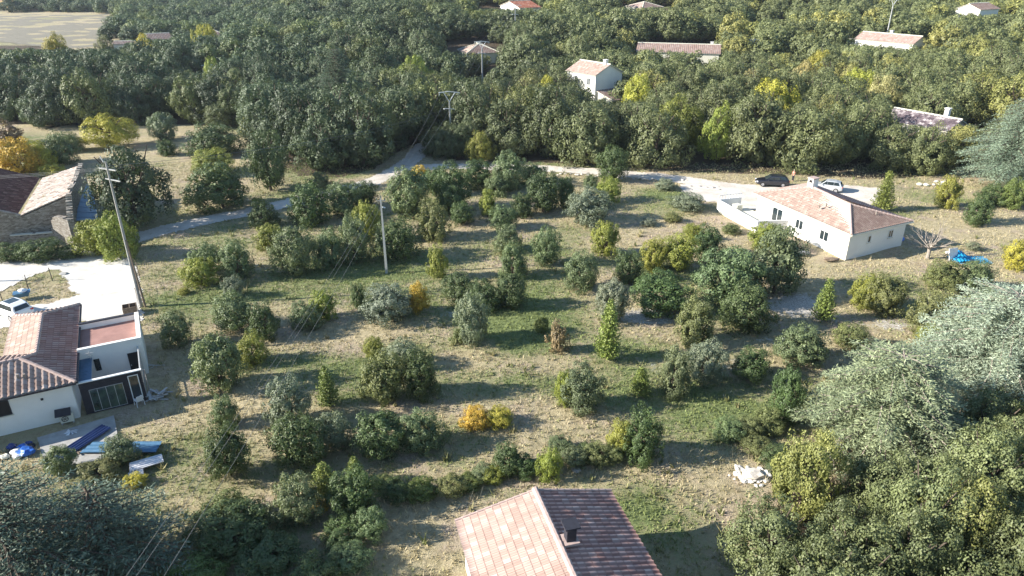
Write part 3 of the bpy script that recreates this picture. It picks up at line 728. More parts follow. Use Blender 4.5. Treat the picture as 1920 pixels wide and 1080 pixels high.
# ------------------------------------------------------------------ the plot: every shrub where it grows
PLANTS = [
 # cx, base y, w, h, kind, label
 (580,418,74,74,'D','dense dark oak shrub beside the track, left of a round grey-green one'),
 (645,402,62,60,'G','grey-green round shrub close to the gravel track, right of the dense dark one'),
 (684,388,44,46,'D','small dark shrub squeezed between the track and the yellow-green bush behind the pole'),
 (788,352,42,42,'A','golden orange bush beside the bend of the gravel track'),
 (818,364,44,50,'D','dark shrub touching the golden orange bush at the track bend'),
 (848,390,62,82,'D','tall leafy green shrub just right of the golden bush near the track bend'),
 (768,404,72,88,'G','broad grey-green shrub between the middle utility pole and the track'),
 (812,447,60,68,'O','pale olive brown-tinted shrub with dark shrubs on both its sides'),
 (842,402,48,56,'D','dark shrub behind the pale olive one'),
 (866,421,42,42,'D','low dark shrub at the right foot of the pale olive one'),
 (915,406,30,50,'YG','narrow yellow-green sapling standing alone below the track'),
 (896,352,54,52,'D','dark shrub at the edge of the track, left of the taller grey one'),
 (955,352,58,66,'G','tall grey-green shrub rising against the gravel track'),
 (932,366,44,40,'G','small grey shrub in front of the tall one at the track'),
 (978,408,40,42,'D','small dark shrub left of a bigger round one in the upper plot'),
 (1000,342,48,36,'G','rounded low shrub right beside the gravel track'),
 (1020,398,62,72,'D','large dark shrub in the upper plot with bare dry soil at its foot'),
 (1062,390,36,56,'D','slim dark shrub leaning on the large dark one in the upper plot'),
 (1148,338,56,62,'D','tall dark shrub rising across the track before the wood'),
 (1142,378,44,46,'YG','bright yellow-green bush below the tall dark shrub at the track'),
 (1104,420,80,66,'S','wide silver-grey shrub in the upper middle of the plot'),
 (1108,352,28,24,'G','tiny shrub at the track verge left of the bright bush'),
 (1248,357,36,22,'S','low grey tuft of shrub on the slope below the track'),
 (1290,392,60,26,'S','low pale scrub patch on the slope near the bungalow terrace'),
 (492,428,54,50,'D','dark shrub on the grass just under the shaded track'),
 (483,392,24,22,'YG','small bright yellow-green tip growing behind the shrub under the track'),
 (504,468,50,48,'YG','yellow-green shrub left of a big grey one, mid left of plot'),
 (547,514,74,88,'G','big grey-green shrub right of the yellow-green one, mid left of plot'),
 (615,498,54,66,'G','round grey-green shrub left of the middle utility pole, second from it'),
 (665,492,58,82,'G','tall grey shrub beside the yellow one left of the middle utility pole'),
 (690,452,44,70,'YG','yellow turning shrub behind the tall grey one left of the pole'),
 (660,440,38,44,'D','dark shrub behind the yellow turning one'),
 (742,488,80,76,'D','dense dark shrub right behind the middle utility pole'),
 (384,512,56,54,'G','grey oak shrub above the yellow-edged bush near the driveway'),
 (374,538,60,52,'YG','yellow-edged bush nearest to the white driveway'),
 (441,522,58,70,'G','upright grey shrub right of the yellow-edged bush'),
 (437,558,36,40,'S','small silver shrub below the upright grey one'),
 (437,620,76,72,'G','feathery grey-green shrub in the left part of the plot'),
 (492,636,56,70,'D','dark shrub attached to the right of the feathery one'),
 (328,647,54,64,'G','lone rounded shrub beside the annex of the left house'),
 (572,616,56,52,'G','grey-yellow shrub under the overhead wires'),
 (606,600,42,54,'YG','thin yellow-green sapling right of the wires'),
 (672,577,28,44,'D','slim dark shrub left of a wide silver one'),
 (726,604,84,72,'S','wide silver shrub in the centre left, below the middle pole'),
 (785,588,36,54,'A','golden shrub at the right side of the wide silver one'),
 (820,520,36,62,'YG','slim yellowish sapling right of the pole below the dark shrubs'),
 (862,566,62,54,'D','dark spreading shrub at the left of the central clump'),
 (908,580,64,56,'D','dark shrub in the middle of the central clump'),
 (956,578,56,64,'D','darkest shrub at the right end of the central clump'),
 (962,520,48,64,'G','feathery upright shrub behind the central clump'),
 (885,642,58,88,'S','tall silver shrub just below the central clump'),
 (944,430,48,44,'G','pale shrub in the upper centre of the plot'),
 (952,472,50,50,'G','green shrub in front of the pale one in the upper centre'),
 (1025,499,50,70,'G','tall grey-green shrub standing alone right of centre'),
 (1090,545,56,74,'G','round grey shrub right of and below the tall lone one'),
 (1136,478,48,60,'YG','yellow-topped shrub below the wide silver-grey one'),
 (1180,530,52,60,'D','dark round shrub left of the yellow bushes'),
 (1226,508,46,60,'YG','pale yellow shrub at the left end of the yellow group'),
 (1274,506,64,66,'YG','yellow-green bush in the middle of the yellow group'),
 (1326,484,56,60,'D','dark bush at the right end of the yellow group'),
 (1300,452,36,32,'YG','small bright bush behind the yellow group'),
 (1240,586,100,78,'D','broad dark shrub below the yellow group'),
 (1146,604,58,76,'S','pale grey sapling growing behind the tall dark green conifer'),
 (1305,646,66,88,'O','ochre-topped shrub between the two stony patches'),
 (1400,622,88,90,'D','broad green shrub right of the ochre-topped one'),
 (1366,572,104,106,'G','big grey-green oak left of the yellow-topped oak by the bungalow'),
 (1462,552,98,124,'G','tallest oak of the plot in front of the bungalow wall'),
 (1440,470,66,50,'YG','yellow-green crown pressed against the white bungalow wall'),
 (1626,578,52,62,'YG','yellow-green bush below the bungalow corner, left of a pair'),
 (1664,588,68,72,'O','olive green bush below the bungalow corner, right of a pair'),
 (1268,740,56,90,'G','upright grey-green shrub, left of a pair above the lower meadow'),
 (1326,714,68,76,'S','silver shrub, right of a pair above the lower meadow'),
 (1410,716,64,62,'D','round dark shrub left of the big pale cedar'),
 (1508,688,90,78,'G','wide grey-green shrub at the upper left of the big pale cedar'),
 (1598,656,60,48,'O','small ochre and green bush above the big pale cedar'),
 (1092,770,74,84,'G','lone grey-green shrub in the lower centre of the meadow'),
 (1062,762,36,62,'YG','yellow-green growth on the left flank of the lone lower centre shrub'),
 (1206,862,72,90,'D','big dark shrub above the right end of the foreground roof'),
 (1164,852,46,62,'YG','yellow-green bush on the left flank of the big dark one above the roof'),
 (720,754,82,90,'O','olive shrub at the left of the large centre clump'),
 (786,748,64,92,'D','dark shrub at the right of the large centre clump'),
 (752,692,60,56,'S','silver shrub at the top of the large centre clump'),
 (700,668,34,38,'YG','small bush above the large centre clump'),
 (410,732,82,100,'G','large grey-green shrub in front of the left house annex'),
 (470,684,56,56,'YG','yellow-green bush behind the large shrub by the annex'),
 (420,800,48,58,'G','small upright shrub below the large one by the annex'),
 (425,896,78,94,'D','dark grey shrub crossed by the wires in the lower left'),
 (538,798,76,92,'S','silver-grey tall shrub right of the wires in the lower left'),
 (556,876,94,96,'D','dense dark shrub under the silver-grey tall one'),
 (622,842,64,70,'S','small silver shrub right of the dense dark one'),
 (712,852,88,84,'D','dark green shrub, left of a pair over the shaded ground'),
 (788,844,74,76,'G','olive green shrub, right of a pair over the shaded ground'),
 (892,806,50,44,'A','golden low bush, left half of the orange patch'),
 (936,804,50,40,'Y','orange-yellow low bush, right half of the orange patch'),
 (952,886,56,58,'D','dark low shrub above the foreground roof ridge'),
 (925,905,42,34,'YG','low yellowish bush left of the dark one above the foreground roof'),
 (1030,900,46,58,'YG','bright green bush above the foreground roof'),
 (1078,878,48,40,'G','low shrub in the row above the foreground roof, beside the bright one'),
 (1122,872,50,44,'O','olive low shrub in the row above the foreground roof'),
 (555,984,84,90,'G','grey-green shrub left of the feathery light conifer'),
 (664,968,84,86,'D','dark shrub right of the feathery light conifer'),
 (602,964,28,28,'A','little golden bush in the shade below the feathery light conifer'),
 (742,938,56,44,'D','low dark bush in the hedge left of the foreground roof, first from the left'),
 (792,936,54,44,'C2','low green bush in the hedge left of the foreground roof, second from the left'),
 (846,928,52,42,'O','low olive bush in the hedge left of the foreground roof, third from the left'),
 (640,1026,70,58,'D','dark shrub with pale dry tips at the bottom, right of the biggest dark one'),
 (694,1014,58,60,'G','grey upright shrub at the bottom left of the foreground roof'),
 (656,1074,76,54,'G','grey-green round bush at the bottom edge'),
 (432,1050,150,112,'D','biggest dark shrub at the bottom edge'),
 (428,985,66,62,'O','small shrub on top of the biggest dark one at the bottom'),
 (352,1118,110,70,'C2','bright green shrub at the bottom edge below the cedar'),
 (500,1095,110,90,'D','dark shaded shrub at the bottom edge right of the biggest one'),
 (590,1120,90,80,'D','shaded shrub low at the bottom edge near the round bush'),
 (1368,828,54,46,'G','low grey shrub at the edge of the lower meadow, left of the cedar'),
 (1405,822,44,40,'O','low olive shrub beside the low grey one left of the cedar'),
 (1440,812,58,50,'O','olive bush at the foot of the big pale cedar, left side'),
 (1478,790,56,96,'D','tall narrow shrub right against the big pale cedar'),
 (1462,886,60,52,'D','dark shrub between the white stone heap and the dead branches'),
 (1420,850,52,34,'O','low ochre scrub above the white stone heap'),
 (1762,624,92,84,'O','large olive shrub left of the bluish cedar'),
 (1746,650,46,44,'YG','yellow-green bush at the foot of the large olive shrub by the cedar'),
 (1770,545,64,56,'O','olive shrub in front of the blue pool sheet, left one'),
 (1832,548,66,60,'G','green shrub in front of the blue pool sheet, right one'),
 (1912,506,42,54,'Y','yellow bush at the right edge of the picture'),
 (1880,600,84,60,'G','green shrub behind the bluish cedar at the right edge'),
 (1780,390,40,58,'YG','yellow-green young tree in the dry garden right of the bungalow'),
 (1837,420,44,52,'D','rounded green bush in the dry garden right of the bungalow'),
 (1868,384,56,40,'D','dark hedge bush under the top right cedar, left one'),
 (1906,392,44,56,'C2','bright green hedge bush under the top right cedar, right one'),
 (1370,438,34,18,'O','tiny bush at the foot of the terrace wall'),
 (1655,760,1,1,'-',''),
 (80,480,70,20,'D','dark brambles below the low ruined wall'),
 (16,490,60,34,'D','dark hedge bush at the left edge above the driveway'),
 (130,480,46,18,'D','low dark bramble right of the low ruined wall foot'),
 (88,432,44,38,'D','dark ivy bush inside the ruin yard'),
 (100,425,40,56,'YG','yellow ivy bush against the ruin wall inside the yard'),
 (178,478,66,66,'YG','yellow-leaved young tree in front of the ruin, left lobe'),
 (214,486,62,84,'YG','yellow-green young tree beside the tall left pole'),
 (228,428,38,36,'Y','golden shoot behind the tall left pole'),
 (245,466,30,30,'O','dry ochre weed bush at the foot of the left pole'),
 (306,262,46,50,'S','pale silver tree in the clearing behind the big oak'),
 (312,292,32,28,'D','small dark shrub below the pale silver tree'),
 (400,292,92,60,'D','broad dark oak right of the clearing'),
 (398,326,74,46,'YG','yellow-green broom between the two dark oaks'),
 (408,392,106,86,'D','round dark oak shrub beside the shaded track'),
 (410,238,48,42,'G','grey-green tree at the back of the clearing'),
 (466,254,24,34,'Y','small golden tree at the edge of the wood'),
 (30,328,74,66,'A','orange autumn tree behind the ruin, left one'),
 (70,318,56,52,'Y','golden autumn tree behind the ruin, middle one'),
 (110,306,58,56,'G','green shrub behind the ruin, right of the golden trees'),
 (14,268,50,44,'R','reddish thin autumn tree at the left edge'),
 (128,284,50,34,'O','olive shrub at the edge of the left clearing'),
 (98,330,40,20,'Y','yellow creeper spilling over the stone slab roof'),
 (1046,660,38,66,'R','thin reddish dead shrub in the centre of the meadow'),
 (1016,625,26,30,'C2','small bright green weed bush above the thin reddish one'),
 (864,640,32,30,'O','small dry weed bush left of the tall silver shrub'),
 (1262,418,30,18,'O','small weed tuft on the dry slope'),
 (1216,425,26,16,'S','grey weed tuft on the upper right slope'),
 (345,552,22,12,'YG','tiny yellow weed on the grass near the driveway'),
 (1826,470,24,16,'S','small grey tuft right of the bungalow'),
 (1452,430,26,16,'O','little bush at the terrace foot behind the yellow-green crown'),
 (110,890,52,54,'G','grey green shrub at the lower edge of the concrete slab'),
 (185,905,70,40,'O','olive scrub below the slate blue sheets'),
 (222,872,60,56,'G','feathery grey shrub beside the white roof panels'),
 (252,915,38,30,'Y','low yellow bush below the white roof panels'),
 (600,358,34,36,'G','small shrub on the far side of the shaded track'),
 (1050,852,44,34,'G','low shrub in the row, behind the bright green bush over the roof'),
 (985,892,48,42,'D','dark low bush in the long hedge above the foreground roof, left of the brightest one'),
 (878,918,46,34,'C2','low green bush linking the two hedges left of the foreground roof'),
 (1100,868,50,38,'D','dark low bush hidden in the long hedge above the right roof slope'),
 (905,900,40,34,'G','low grey-green bush at the start of the long hedge'),
 (1150,868,40,36,'O','low olive bush at the foot of the big dark shrub above the roof'),
 (720,922,46,36,'O','low olive bush starting the short hedge at the lower left'),
]
COLS['C2'] = (0.12, 0.155, 0.045)
for cx, yb, w, h, k, lab in PLANTS:
    if k == '-': continue
    place_plant(cx, yb, w, h, k, lab)
# young conifers
for cx, yb, w, h, lab in [
 (1142,674,54,114,'tallest bright green young conifer in the middle of the meadow'),
 (1550,600,44,80,'bright yellow-green conifer right of the stony patch below the bungalow'),
 (1662,394,42,74,'young conifer behind the bungalow near the parked cars'),
 (612,762,46,78,'narrow young conifer in the lower left meadow'),
 (1202,740,44,56,'small yellow-green conifer left of the pair of grey shrubs'),
 (608,938,68,74,'feathery light green conifer among dark shrubs at the lower left'),
 (664,905,40,52,'slim dark conifer tip above the shrubs at the lower left')]:
    place_plant(cx, yb, w, h, 'C', lab)

# the big oak at the crossing and the other trees set apart by their look
def tree_px(cx, yb, w, h, kind, label, name='oak_tree', **kw):
    p = G(cx, yb); Zf = p.y * math.cos(PITCH) + CH * math.sin(PITCH)
    a = w * .5 * Zf / FPX; hh = (h * Zf / FPX - a * 0.55 * math.sin(math.atan2(CH, p.y))) / math.cos(math.atan2(CH, p.y))
    return place_tree(p.x, p.y, a, hh, kind, label, name=name, **kw)
EXPL = [(258,424,148,156,'F','huge spreading dark oak beside the track behind the tall left pole'),
 (210,276,100,64,'Y','umbrella-shaped yellow tree in the left clearing'),
 (508,358,80,112,'D','slender-trunked dark oak at the corner of the wood by the shaded track')]
for e in EXPL: tree_px(*e)

# distinct crowns inside the wood : position of crown centre, distance
def crown_tree(px, py, Yd, a, kind, label, hc=7.0, h=9.0, name='autumn_tree', me=None):
    if a < 2.3: hc, h = 3.2, 5.0
    z0 = 0.0
    for _ in range(4):
        p = G(px, py, z0 + hc); z0 = th(p.x, p.y)
    place_tree(p.x, p.y, a, h, kind, label, name=name); EXCL.append((p.x, p.y, a * 1.05)); return p
EXCL = []
for e in EXPL:
    p = G(e[0], e[1]); EXCL.append((p.x, p.y, 5.5))
for t_ in [
 (1456,172,0,4.6,'BY','big bright yellow-green tree in the wood above the bungalow'),
 (1412,150,0,3.6,'OC','ochre-green tree left of the big bright yellow-green one'),
 (1538,112,0,3.6,'Y','bright yellow tree high in the right part of the wood'),
 (1508,132,0,3.4,'OC','brownish olive tree below the bright yellow one in the right wood'),
 (1350,222,0,2.6,'YG','yellow tree leaning over the dark oaks above the right track'),
 (1326,190,0,1.6,'A','small golden crown among dark oaks above the right track'),
 (1660,160,0,4.6,'OC','large pale ochre tree left of the dark slate roof'),
 (1605,150,0,3.8,'BY','yellowish tree left of the large pale ochre one'),
 (1690,140,0,4.0,'OC','ochre-green tree above the dark slate roof'),
 (1198,160,0,3.2,'BY','yellow-green tree right of the two-storey white house'),
 (1026,163,0,2.4,'BY','yellow-green tree left of the two-storey white house'),
 (272,80,0,4.4,'Y','yellow tree in front of the far left white house'),
 (102,76,0,3.6,'Y','bright yellow tree at the near edge of the bare field'),
 (368,70,0,2.8,'Y','yellow tree in front of the far tiled house, left one'),
 (388,58,0,3.4,'Y','yellow tree beside the far tiled house, right one'),
 (195,80,0,3.0,'O','pale olive tree at the right corner of the bare field'),
 (396,126,0,2.6,'YG','bright green conical tree among the left wood'),
 (770,60,0,4.0,'YG','yellow-green tree in the far centre wood'),
 (1000,40,0,5.0,'O','yellowish tree right of the far red-tiled house'),
 (1290,30,0,4.0,'YG','bright green tree between the far villas'),
 (900,268,0,2.2,'YG','small yellowish bush in the dark face of the centre wood'),
 (545,60,0,4.0,'O','olive tree far in the left wood')]:
    crown_tree(*t_)

q = G(1412, 892); EXCL.append((q.x, q.y, 1.6)); q = G(1562, 880); EXCL.append((q.x, q.y, .8))
for px_, py_, a_, h_, lab in [(818, 291, 2.6, 4.6, 'low dark oak at the left foot of the nearest pylon'), (838, 296, 2.4, 4.4, 'low dark oak right in front of the nearest pylon'), (862, 294, 2.8, 5.2, 'low dark oak at the right foot of the nearest pylon'),
        (846, 284, 2.8, 5.0, 'low oak just behind the nearest pylon'), (884, 290, 2.8, 6.0, 'dark oak second to the right of the nearest pylon')]:
    q = G(px_, py_); place_tree(q.x, q.y, a_, h_, 'F', lab, lof=.03, col=(.085, .108, .05)); EXCL.append((q.x, q.y, 1.8))
# ------------------------------------------------------------------ cedars
def cedar(label, px, py, H, RR, col, seed, ground=True, levels=24, droop=.12, lo=.12, dens=1.0, name='cedar_tree', excl=True, xy=None, dome=False):
    p = G(px, py) if xy is None else Vector((xy[0], xy[1], 0)); z = th(p.x, p.y)
    cm, tm = cedar_mesh(seed, H, RR, levels, lo, droop, dens, dome)
    t = empty(name, (p.x, p.y, z)); part('crown', cm, t, col); part('trunk', tm, t); tag(t, label, 'tree')
    if excl: EXCL.append((p.x, p.y, RR * (.55 if dome else .9)))
cedar('big pale green cedar with layered feathery branches, right of the lower meadow', 1648, 845, 7.6, 5.3, (0.245, 0.285, 0.175), 1, levels=32, dens=1.05, dome=True)
cedar('bluish silver cedar at the right edge below the dry garden', 1850, 745, 9.0, 6.0, (0.31, 0.365, 0.285), 2, levels=32, dens=1.0, dome=True)
cedar('tall silver-blue cedar at the top right corner of the dry garden', 1885, 352, 13.0, 7.2, (0.25, 0.32, 0.245), 3, levels=30, dens=.8)
cedar('large dark blue-green cedar filling the bottom left corner', 60, 1160, 9.5, 6.6, (0.095, 0.135, 0.10), 4, levels=22, dens=.66)
cedar('second dark cedar in the bottom left corner, with one long branch over the dry grass', 215, 1085, 6.5, 4.6, (0.115, 0.155, 0.115), 5, levels=14, dens=.75)
cedar('blue-green cedar spire rising from the dark left-centre wood', 640, 238, 15.0, 5.0, (0.115, 0.16, 0.11), 6, levels=34, droop=.06, dens=.85)
cedar('dark cypress spire far in the centre wood', 642, 60, 14.0, 1.4, (0.05, 0.07, 0.04), 7, levels=24, droop=.02, dens=.7, name='cypress_tree')
cedar('broad pale tree behind the top right cedar', 1905, 300, 9.0, 4.5, (0.22, 0.21, 0.12), 8, levels=18, dens=.6)

# ------------------------------------------------------------------ the wood
LIMITS = [(1040,1120,160,150), (1118,1200,186,146), (1684,1828,234,133), (1590,1732,84,226), (848,922,97,228), (1192,1332,92,226), (1396,1470,98,200), (1408,1462,36,255),
          (903,1012,16,300), (1163,1252,13,300), (1805,1882,26,270), (246,302,73,276), (338,402,66,268), (203,248,80,262), (-200,215,92,290), (374,392,134,190), (590,610,136,175),
          (824,858,232,120), (894,912,146,188), (958,972,38,240), (1655,1682,58,228), (768,806,285,111), (1150,1210,315,101)]
HOUSE_XY = []     # filled before the scatter
def scatter():
    pts = []; y = 98.0
    while y < 620:
        sp = 6.7 + 0.006 * max(0, y - 100)
        x = -0.80 * (y + 14) - 6
        while x < 0.80 * (y + 14) + 6:
            pts.append((x + random.uniform(-.36, .36) * sp, y + random.uniform(-.36, .36) * sp)); x += sp
        y += sp * 0.88
    y = 16.0
    while y < 62:                        # the near wood at the lower right
        x = 14.0
        while x < 60:
            pts.append((x + random.uniform(-.3, .3) * 3.5, y + random.uniform(-.3, .3) * 3.5)); x += 3.5
        y += 3.2
    out = []
    for x, y in pts:
        z = th(x, y); px, py = proj(x, y, z); px = float(px); py = float(py)
        near = y < 80
        if not bool(forest_mask(np.array(px), np.array(py))): continue
        if near and not bool(in_poly(np.array(px), np.array(py), WOOD)): continue
        if in_poly(np.array(x), np.array(y), VW) or in_poly(np.array(x), np.array(y), FW): continue
        if math.hypot(x + 11, y - 120) < 1.2: continue
        if dist_line(np.array(x), np.array(y), MAIN_TRACK) < 3.0 or dist_line(np.array(x), np.array(y), SIDE_TRACK) < 3.4: continue
        if any(math.hypot(x - a, y - b) < r + 1.6 for a, b, r in EXCL): continue
        if any(math.hypot(x - a, y - b) < r for a, b, r in HOUSE_XY): continue
        if near: h = random.uniform(4.2, 6.2); a = random.uniform(1.9, 2.8)
        else:
            big = random.random(); h = 6.2 + 4.2 * big + (0.8 if y < 125 else 0); a = 3.9 + 2.0 * big * random.uniform(.6, 1.1)
            if y > 230: h *= .85
        zf = y * math.cos(PITCH) + (CH - z) * math.sin(PITCH); pw = a * FPX / zf
        ok = True
        for x0, x1, lim, yd in LIMITS:
            if y < yd and px + pw * .85 > x0 and px - pw * .85 < x1:
                while h > 2.6 and float(proj(x, y, z + h)[1]) < lim: h *= 0.9; a *= 0.95
                if float(proj(x, y, z + h)[1]) < lim: ok = False
        if not ok: continue
        if px < -160 or px > 2080: continue
        tx, ty = proj(x, y, z + h)
        if ty > 1110: continue
        out.append((x, y, z, a, h, px, py, near, pw))
    return out

def forest_col(x, y, px, near):
    f = float(smooth(500, 1350, px)); n = float(fbm(np.array(x * .03), np.array(y * .03), 31)); r = random.random()
    a = np.array((0.064, 0.088, 0.048)); b = np.array((0.124, 0.140, 0.062)); c = a * (1 - f) + b * f
    c = c * (0.85 + 0.5 * n)
    if near: c = np.array((0.126, 0.148, 0.066)) * random.uniform(.85, 1.15)
    if near: r = .3 if r > .12 else .05
    if r < 0.10: c = c * np.array((1.5, 1.35, 1.0))
    elif r < 0.17: c = c * np.array((1.7, 1.45, 1.1))
    elif r > 0.85: c = c * 0.8
    c = c * random.uniform(.88, 1.14)
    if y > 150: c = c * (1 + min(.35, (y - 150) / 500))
    return tuple(float(v) for v in c)

ZONES = [(230, 'behind the stone barn'), (450, 'behind the left clearing'), (640, 'beside the shaded track'), (835, 'left of the nearest pylon'), (1000, 'right of the nearest pylon'),
         (1160, 'below the tall white house'), (1290, 'above the middle of the track'), (1420, 'left of the black car'), (1560, 'behind the bungalow chimney'), (1690, 'above the young conifer'), (1840, 'around the slate roof'), (9999, 'beside the top right cedar')]
def wood_label(px, py, a, h, c):
    zn = [w for x, w in ZONES if px < x][0]
    row = 'front row' if py > 292 else 'second row' if py > 255 else 'third row' if py > 222 else 'depth'
    lum = sum(c) / 3; sat = c[0] / c[2]
    tone = 'yellowish' if sat > 2.25 else 'dark' if lum < .068 else 'greyish' if sat < 1.4 else 'olive' if lum > .115 else 'green'
    return '%s %s oak in the %s of the wood %s' % ('broad' if a > 4.9 else 'medium' if a > 4.3 else 'narrow', tone, row, zn)
HOUSES_TODO = []

# ------------------------------------------------------------------ houses far and near
def near_on(px, py, hw):
    z = 0.0
    for _ in range(30):
        p = G(px, py, z + hw); z = z * .5 + th(p.x, p.y) * .5
    return G(px, py, z + hw)
def rect(o, yaw, x, y): c, s = math.cos(yaw), math.sin(yaw); return (o[0] + x * c - y * s, o[1] + x * s + y * c)

def simple_house(label, near, yaw, A, B, z0, hw, rh, axis='y', hip=False, wall='render_white', roof='tile_pale', wins=(), chim=None, name='house', extra=None, pu=0.5, pv=0.6):
    """near = visible corner; x runs along the shaded right wall, y along the sunlit left wall"""
    t = empty(name, (near[0], near[1], z0), yaw); cx, cy = rect(near, yaw, A / 2, B / 2); HOUSE_XY.append((cx, cy, max(A, B) * .5 + 1.2))
    o = 0.35
    w = MB().box(0, 0, -1.5, A, B, hw)
    if not hip:
        if axis == 'y': w.hexa([(0.02, .0, hw), (A - .02, .0, hw), (A / 2, .0, hw + rh - .12)], [(0.02, B, hw), (A - .02, B, hw), (A / 2, B, hw + rh - .12)])
        else: w.hexa([(0, 0.02, hw), (0, B - .02, hw), (0, B / 2, hw + rh - .12)], [(A, 0.02, hw), (A, B - .02, hw), (A, B / 2, hw + rh - .12)])
    w.build('wall', M[wall], t)
    zz = hw + .08; rm = M[roof]
    if axis == 'y':
        k = (A / 2 + o); e = hw + rh; r0 = (A / 2, (k if hip else -o), e); r1 = (A / 2, (B - k if hip else B + o), e)
        c = [(-o, -o, zz), (A + o, -o, zz), (A + o, B + o, zz), (-o, B + o, zz)]
        tile_slope('roof', [c[0], r0, r1, c[3]], rm, t, pu, pv, .05); tile_slope('roof', [c[1], c[2], r1, r0], rm, t, pu, pv, .05)
        if hip: tile_slope('roof', [c[0], c[1], r0], rm, t, pu, pv, .05); tile_slope('roof', [c[2], c[3], r1], rm, t, pu, pv, .05)
    else:
        k = (B / 2 + o); e = hw + rh; r0 = ((k if hip else -o), B / 2, e); r1 = ((A - k if hip else A + o), B / 2, e)
        c = [(-o, -o, zz), (A + o, -o, zz), (A + o, B + o, zz), (-o, B + o, zz)]
        tile_slope('roof', [c[0], c[1], r1, r0], rm, t, pu, pv, .05); tile_slope('roof', [c[3], r0, r1, c[2]], rm, t, pu, pv, .05)
        if hip: tile_slope('roof', [c[0], r0, c[3]], rm, t, pu, pv, .05); tile_slope('roof', [c[1], c[2], r1], rm, t, pu, pv, .05)
    ridge(r0, r1, t, M['render_cream'], .16)
    if hip:
        for q in (c[0], c[3] if axis == 'x' else c[1]): ridge(r0, q, t, M['render_cream'], .13)
        for q in ((c[1], c[2]) if axis == 'x' else (c[2], c[3])): ridge(r1, q, t, M['render_cream'], .13)
    for side, u, z, ww, hh in wins:
        if side == 'L': window(t, (0, u + ww, z), (0, -1, 0), (-1, 0, 0), ww, hh, 2, sh=True)
        else: window(t, (u, 0, z), (1, 0, 0), (0, -1, 0), ww, hh, 2)
    if chim:
        x, y, z = chim; q = MB().box(x - .35, y - .35, z - 1.2, x + .35, y + .35, z + .9).box(x - .45, y - .45, z + .93, x + .45, y + .45, z + 1.05).build('chimney', M['render_white'], t)
    if extra: extra(t)
    tag(t, label, 'house'); return t

def annex(A0, y0, A1, y1, z0, rise_, wall='render_white', roof='tile_pale', dirn='x'):
    def f(t):
        MB().box(A0, y0, -1.5, A1, y1, z0).build('annex_wall', M[wall], t)
        if dirn == 'x-': pts = [(A0 - .3, y0 - .3, z0 + .05), (A1, y0 - .3, z0 + rise_), (A1, y1 + .3, z0 + rise_), (A0 - .3, y1 + .3, z0 + .05)]
        else: pts = [(A0, y0 - .3, z0 + rise_), (A1 + .3, y0 - .3, z0 + .05), (A1 + .3, y1 + .3, z0 + .05), (A0, y1 + .3, z0 + rise_)]
        if dirn == 'g':
            pm = (y0 + y1) / 2; zt = z0 + rise_
            MB().hexa([(A0, y0, z0), (A0, y1, z0), (A0, pm, zt - .1)], [(A1, y0, z0), (A1, y1, z0), (A1, pm, zt - .1)]).build('annex_gable', M[wall], t)
            tile_slope('annex_roof', [(A0, y0 - .3, z0 + .05), (A1 + .3, y0 - .3, z0 + .05), (A1 + .3, pm, zt), (A0, pm, zt)], M[roof], t, .5, .6)
            tile_slope('annex_roof', [(A0, y1 + .3, z0 + .05), (A0, pm, zt), (A1 + .3, pm, zt), (A1 + .3, y1 + .3, z0 + .05)], M[roof], t, .5, .6)
        else: tile_slope('annex_roof', pts, M[roof], t, .5, .6)
    return f

def two(t):
    MB().box(.6, -5.0, -1.5, 7.6, -.01, 2.9).hexa([(.6, -5, 2.9), (.6, -.01, 2.9), (.6, -.01, 4.0)], [(7.6, -5, 2.9), (7.6, -.01, 2.9), (7.6, -.01, 4.0)]).build('annex_wall', M['render_cream'], t)
    tile_slope('annex_roof', [(.3, -5.4, 2.95), (7.9, -5.4, 2.95), (7.9, -.02, 4.25), (.3, -.02, 4.25)], M['tile_pink'], t, .5, .6)
    annex(-4.2, 5.0, 0.0, 11.0, 2.9, 1.5, 'render_white', 'tile_pink', 'x-')(t)
near = G(1117, 140, 7.6); z0 = th(near.x, near.y)
simple_house('two-storey white house with pink tiled roof and chimney standing in the wood', near, R(37), 7.8, 9.0, z0, 7.4 - z0, 2.0, 'y', roof='tile_pink',
             wins=[('L', 1.6, 7.4 - z0 - 2.2, .95, 1.5), ('L', 5.6, 7.4 - z0 - 2.2, .95, 1.5)], chim=(3.9, 1.2, 9.2 - z0), extra=two)
near = G(1712, 83, 8.2); z0 = th(near.x, near.y)
def ext1(t):
    MB().box(-.3, 0.3, -1, 0, 4, 3.2).build('porch_wall', M['render_white'], t)
    annex(1.5, 15, 6.5, 22, 3.0, 1.2, 'render_cream', 'tile_pale')(t)
simple_house('long low house with pale tiled roof on the right hillside', near, R(35), 7.6, 17.0, z0, 8.2 - z0, 1.9, 'y', wins=[('L', 3, 1.2, 1.2, 1.2), ('R', 3, 1.2, .9, 1.1)], chim=(4.4, 9.0, 9.9 - z0), extra=ext1)
near = near_on(876, 101, 3.0); z0 = th(near.x, near.y)
simple_house('small hip-roofed tiled house half hidden in the centre wood behind a pylon', near, R(18), 9.0, 9.5, z0, 3.0, 2.3, 'x', hip=True, roof='tile_main', wall='render_cream', chim=None)
near = G(1195, 97, 7.2); z0 = th(near.x, near.y)
def ext2(t):
    for x in (8.2, 9.6): MB().tube([(x, 9.5, 2), (x, 9.5, 5.6)], .12, 6).build('flue', M['render_cream'], t)
simple_house('long pale-roofed house in the wood right of the two-storey one', near, R(-14), 21.0, 8.0, z0, 7.2 - z0, 1.9, 'x', roof='tile_pale', wall='render_cream', chim=(19.0, 4.3, 8.7 - z0), extra=ext2)
near = G(1776, 243, 4.2); z0 = th(near.x, near.y)
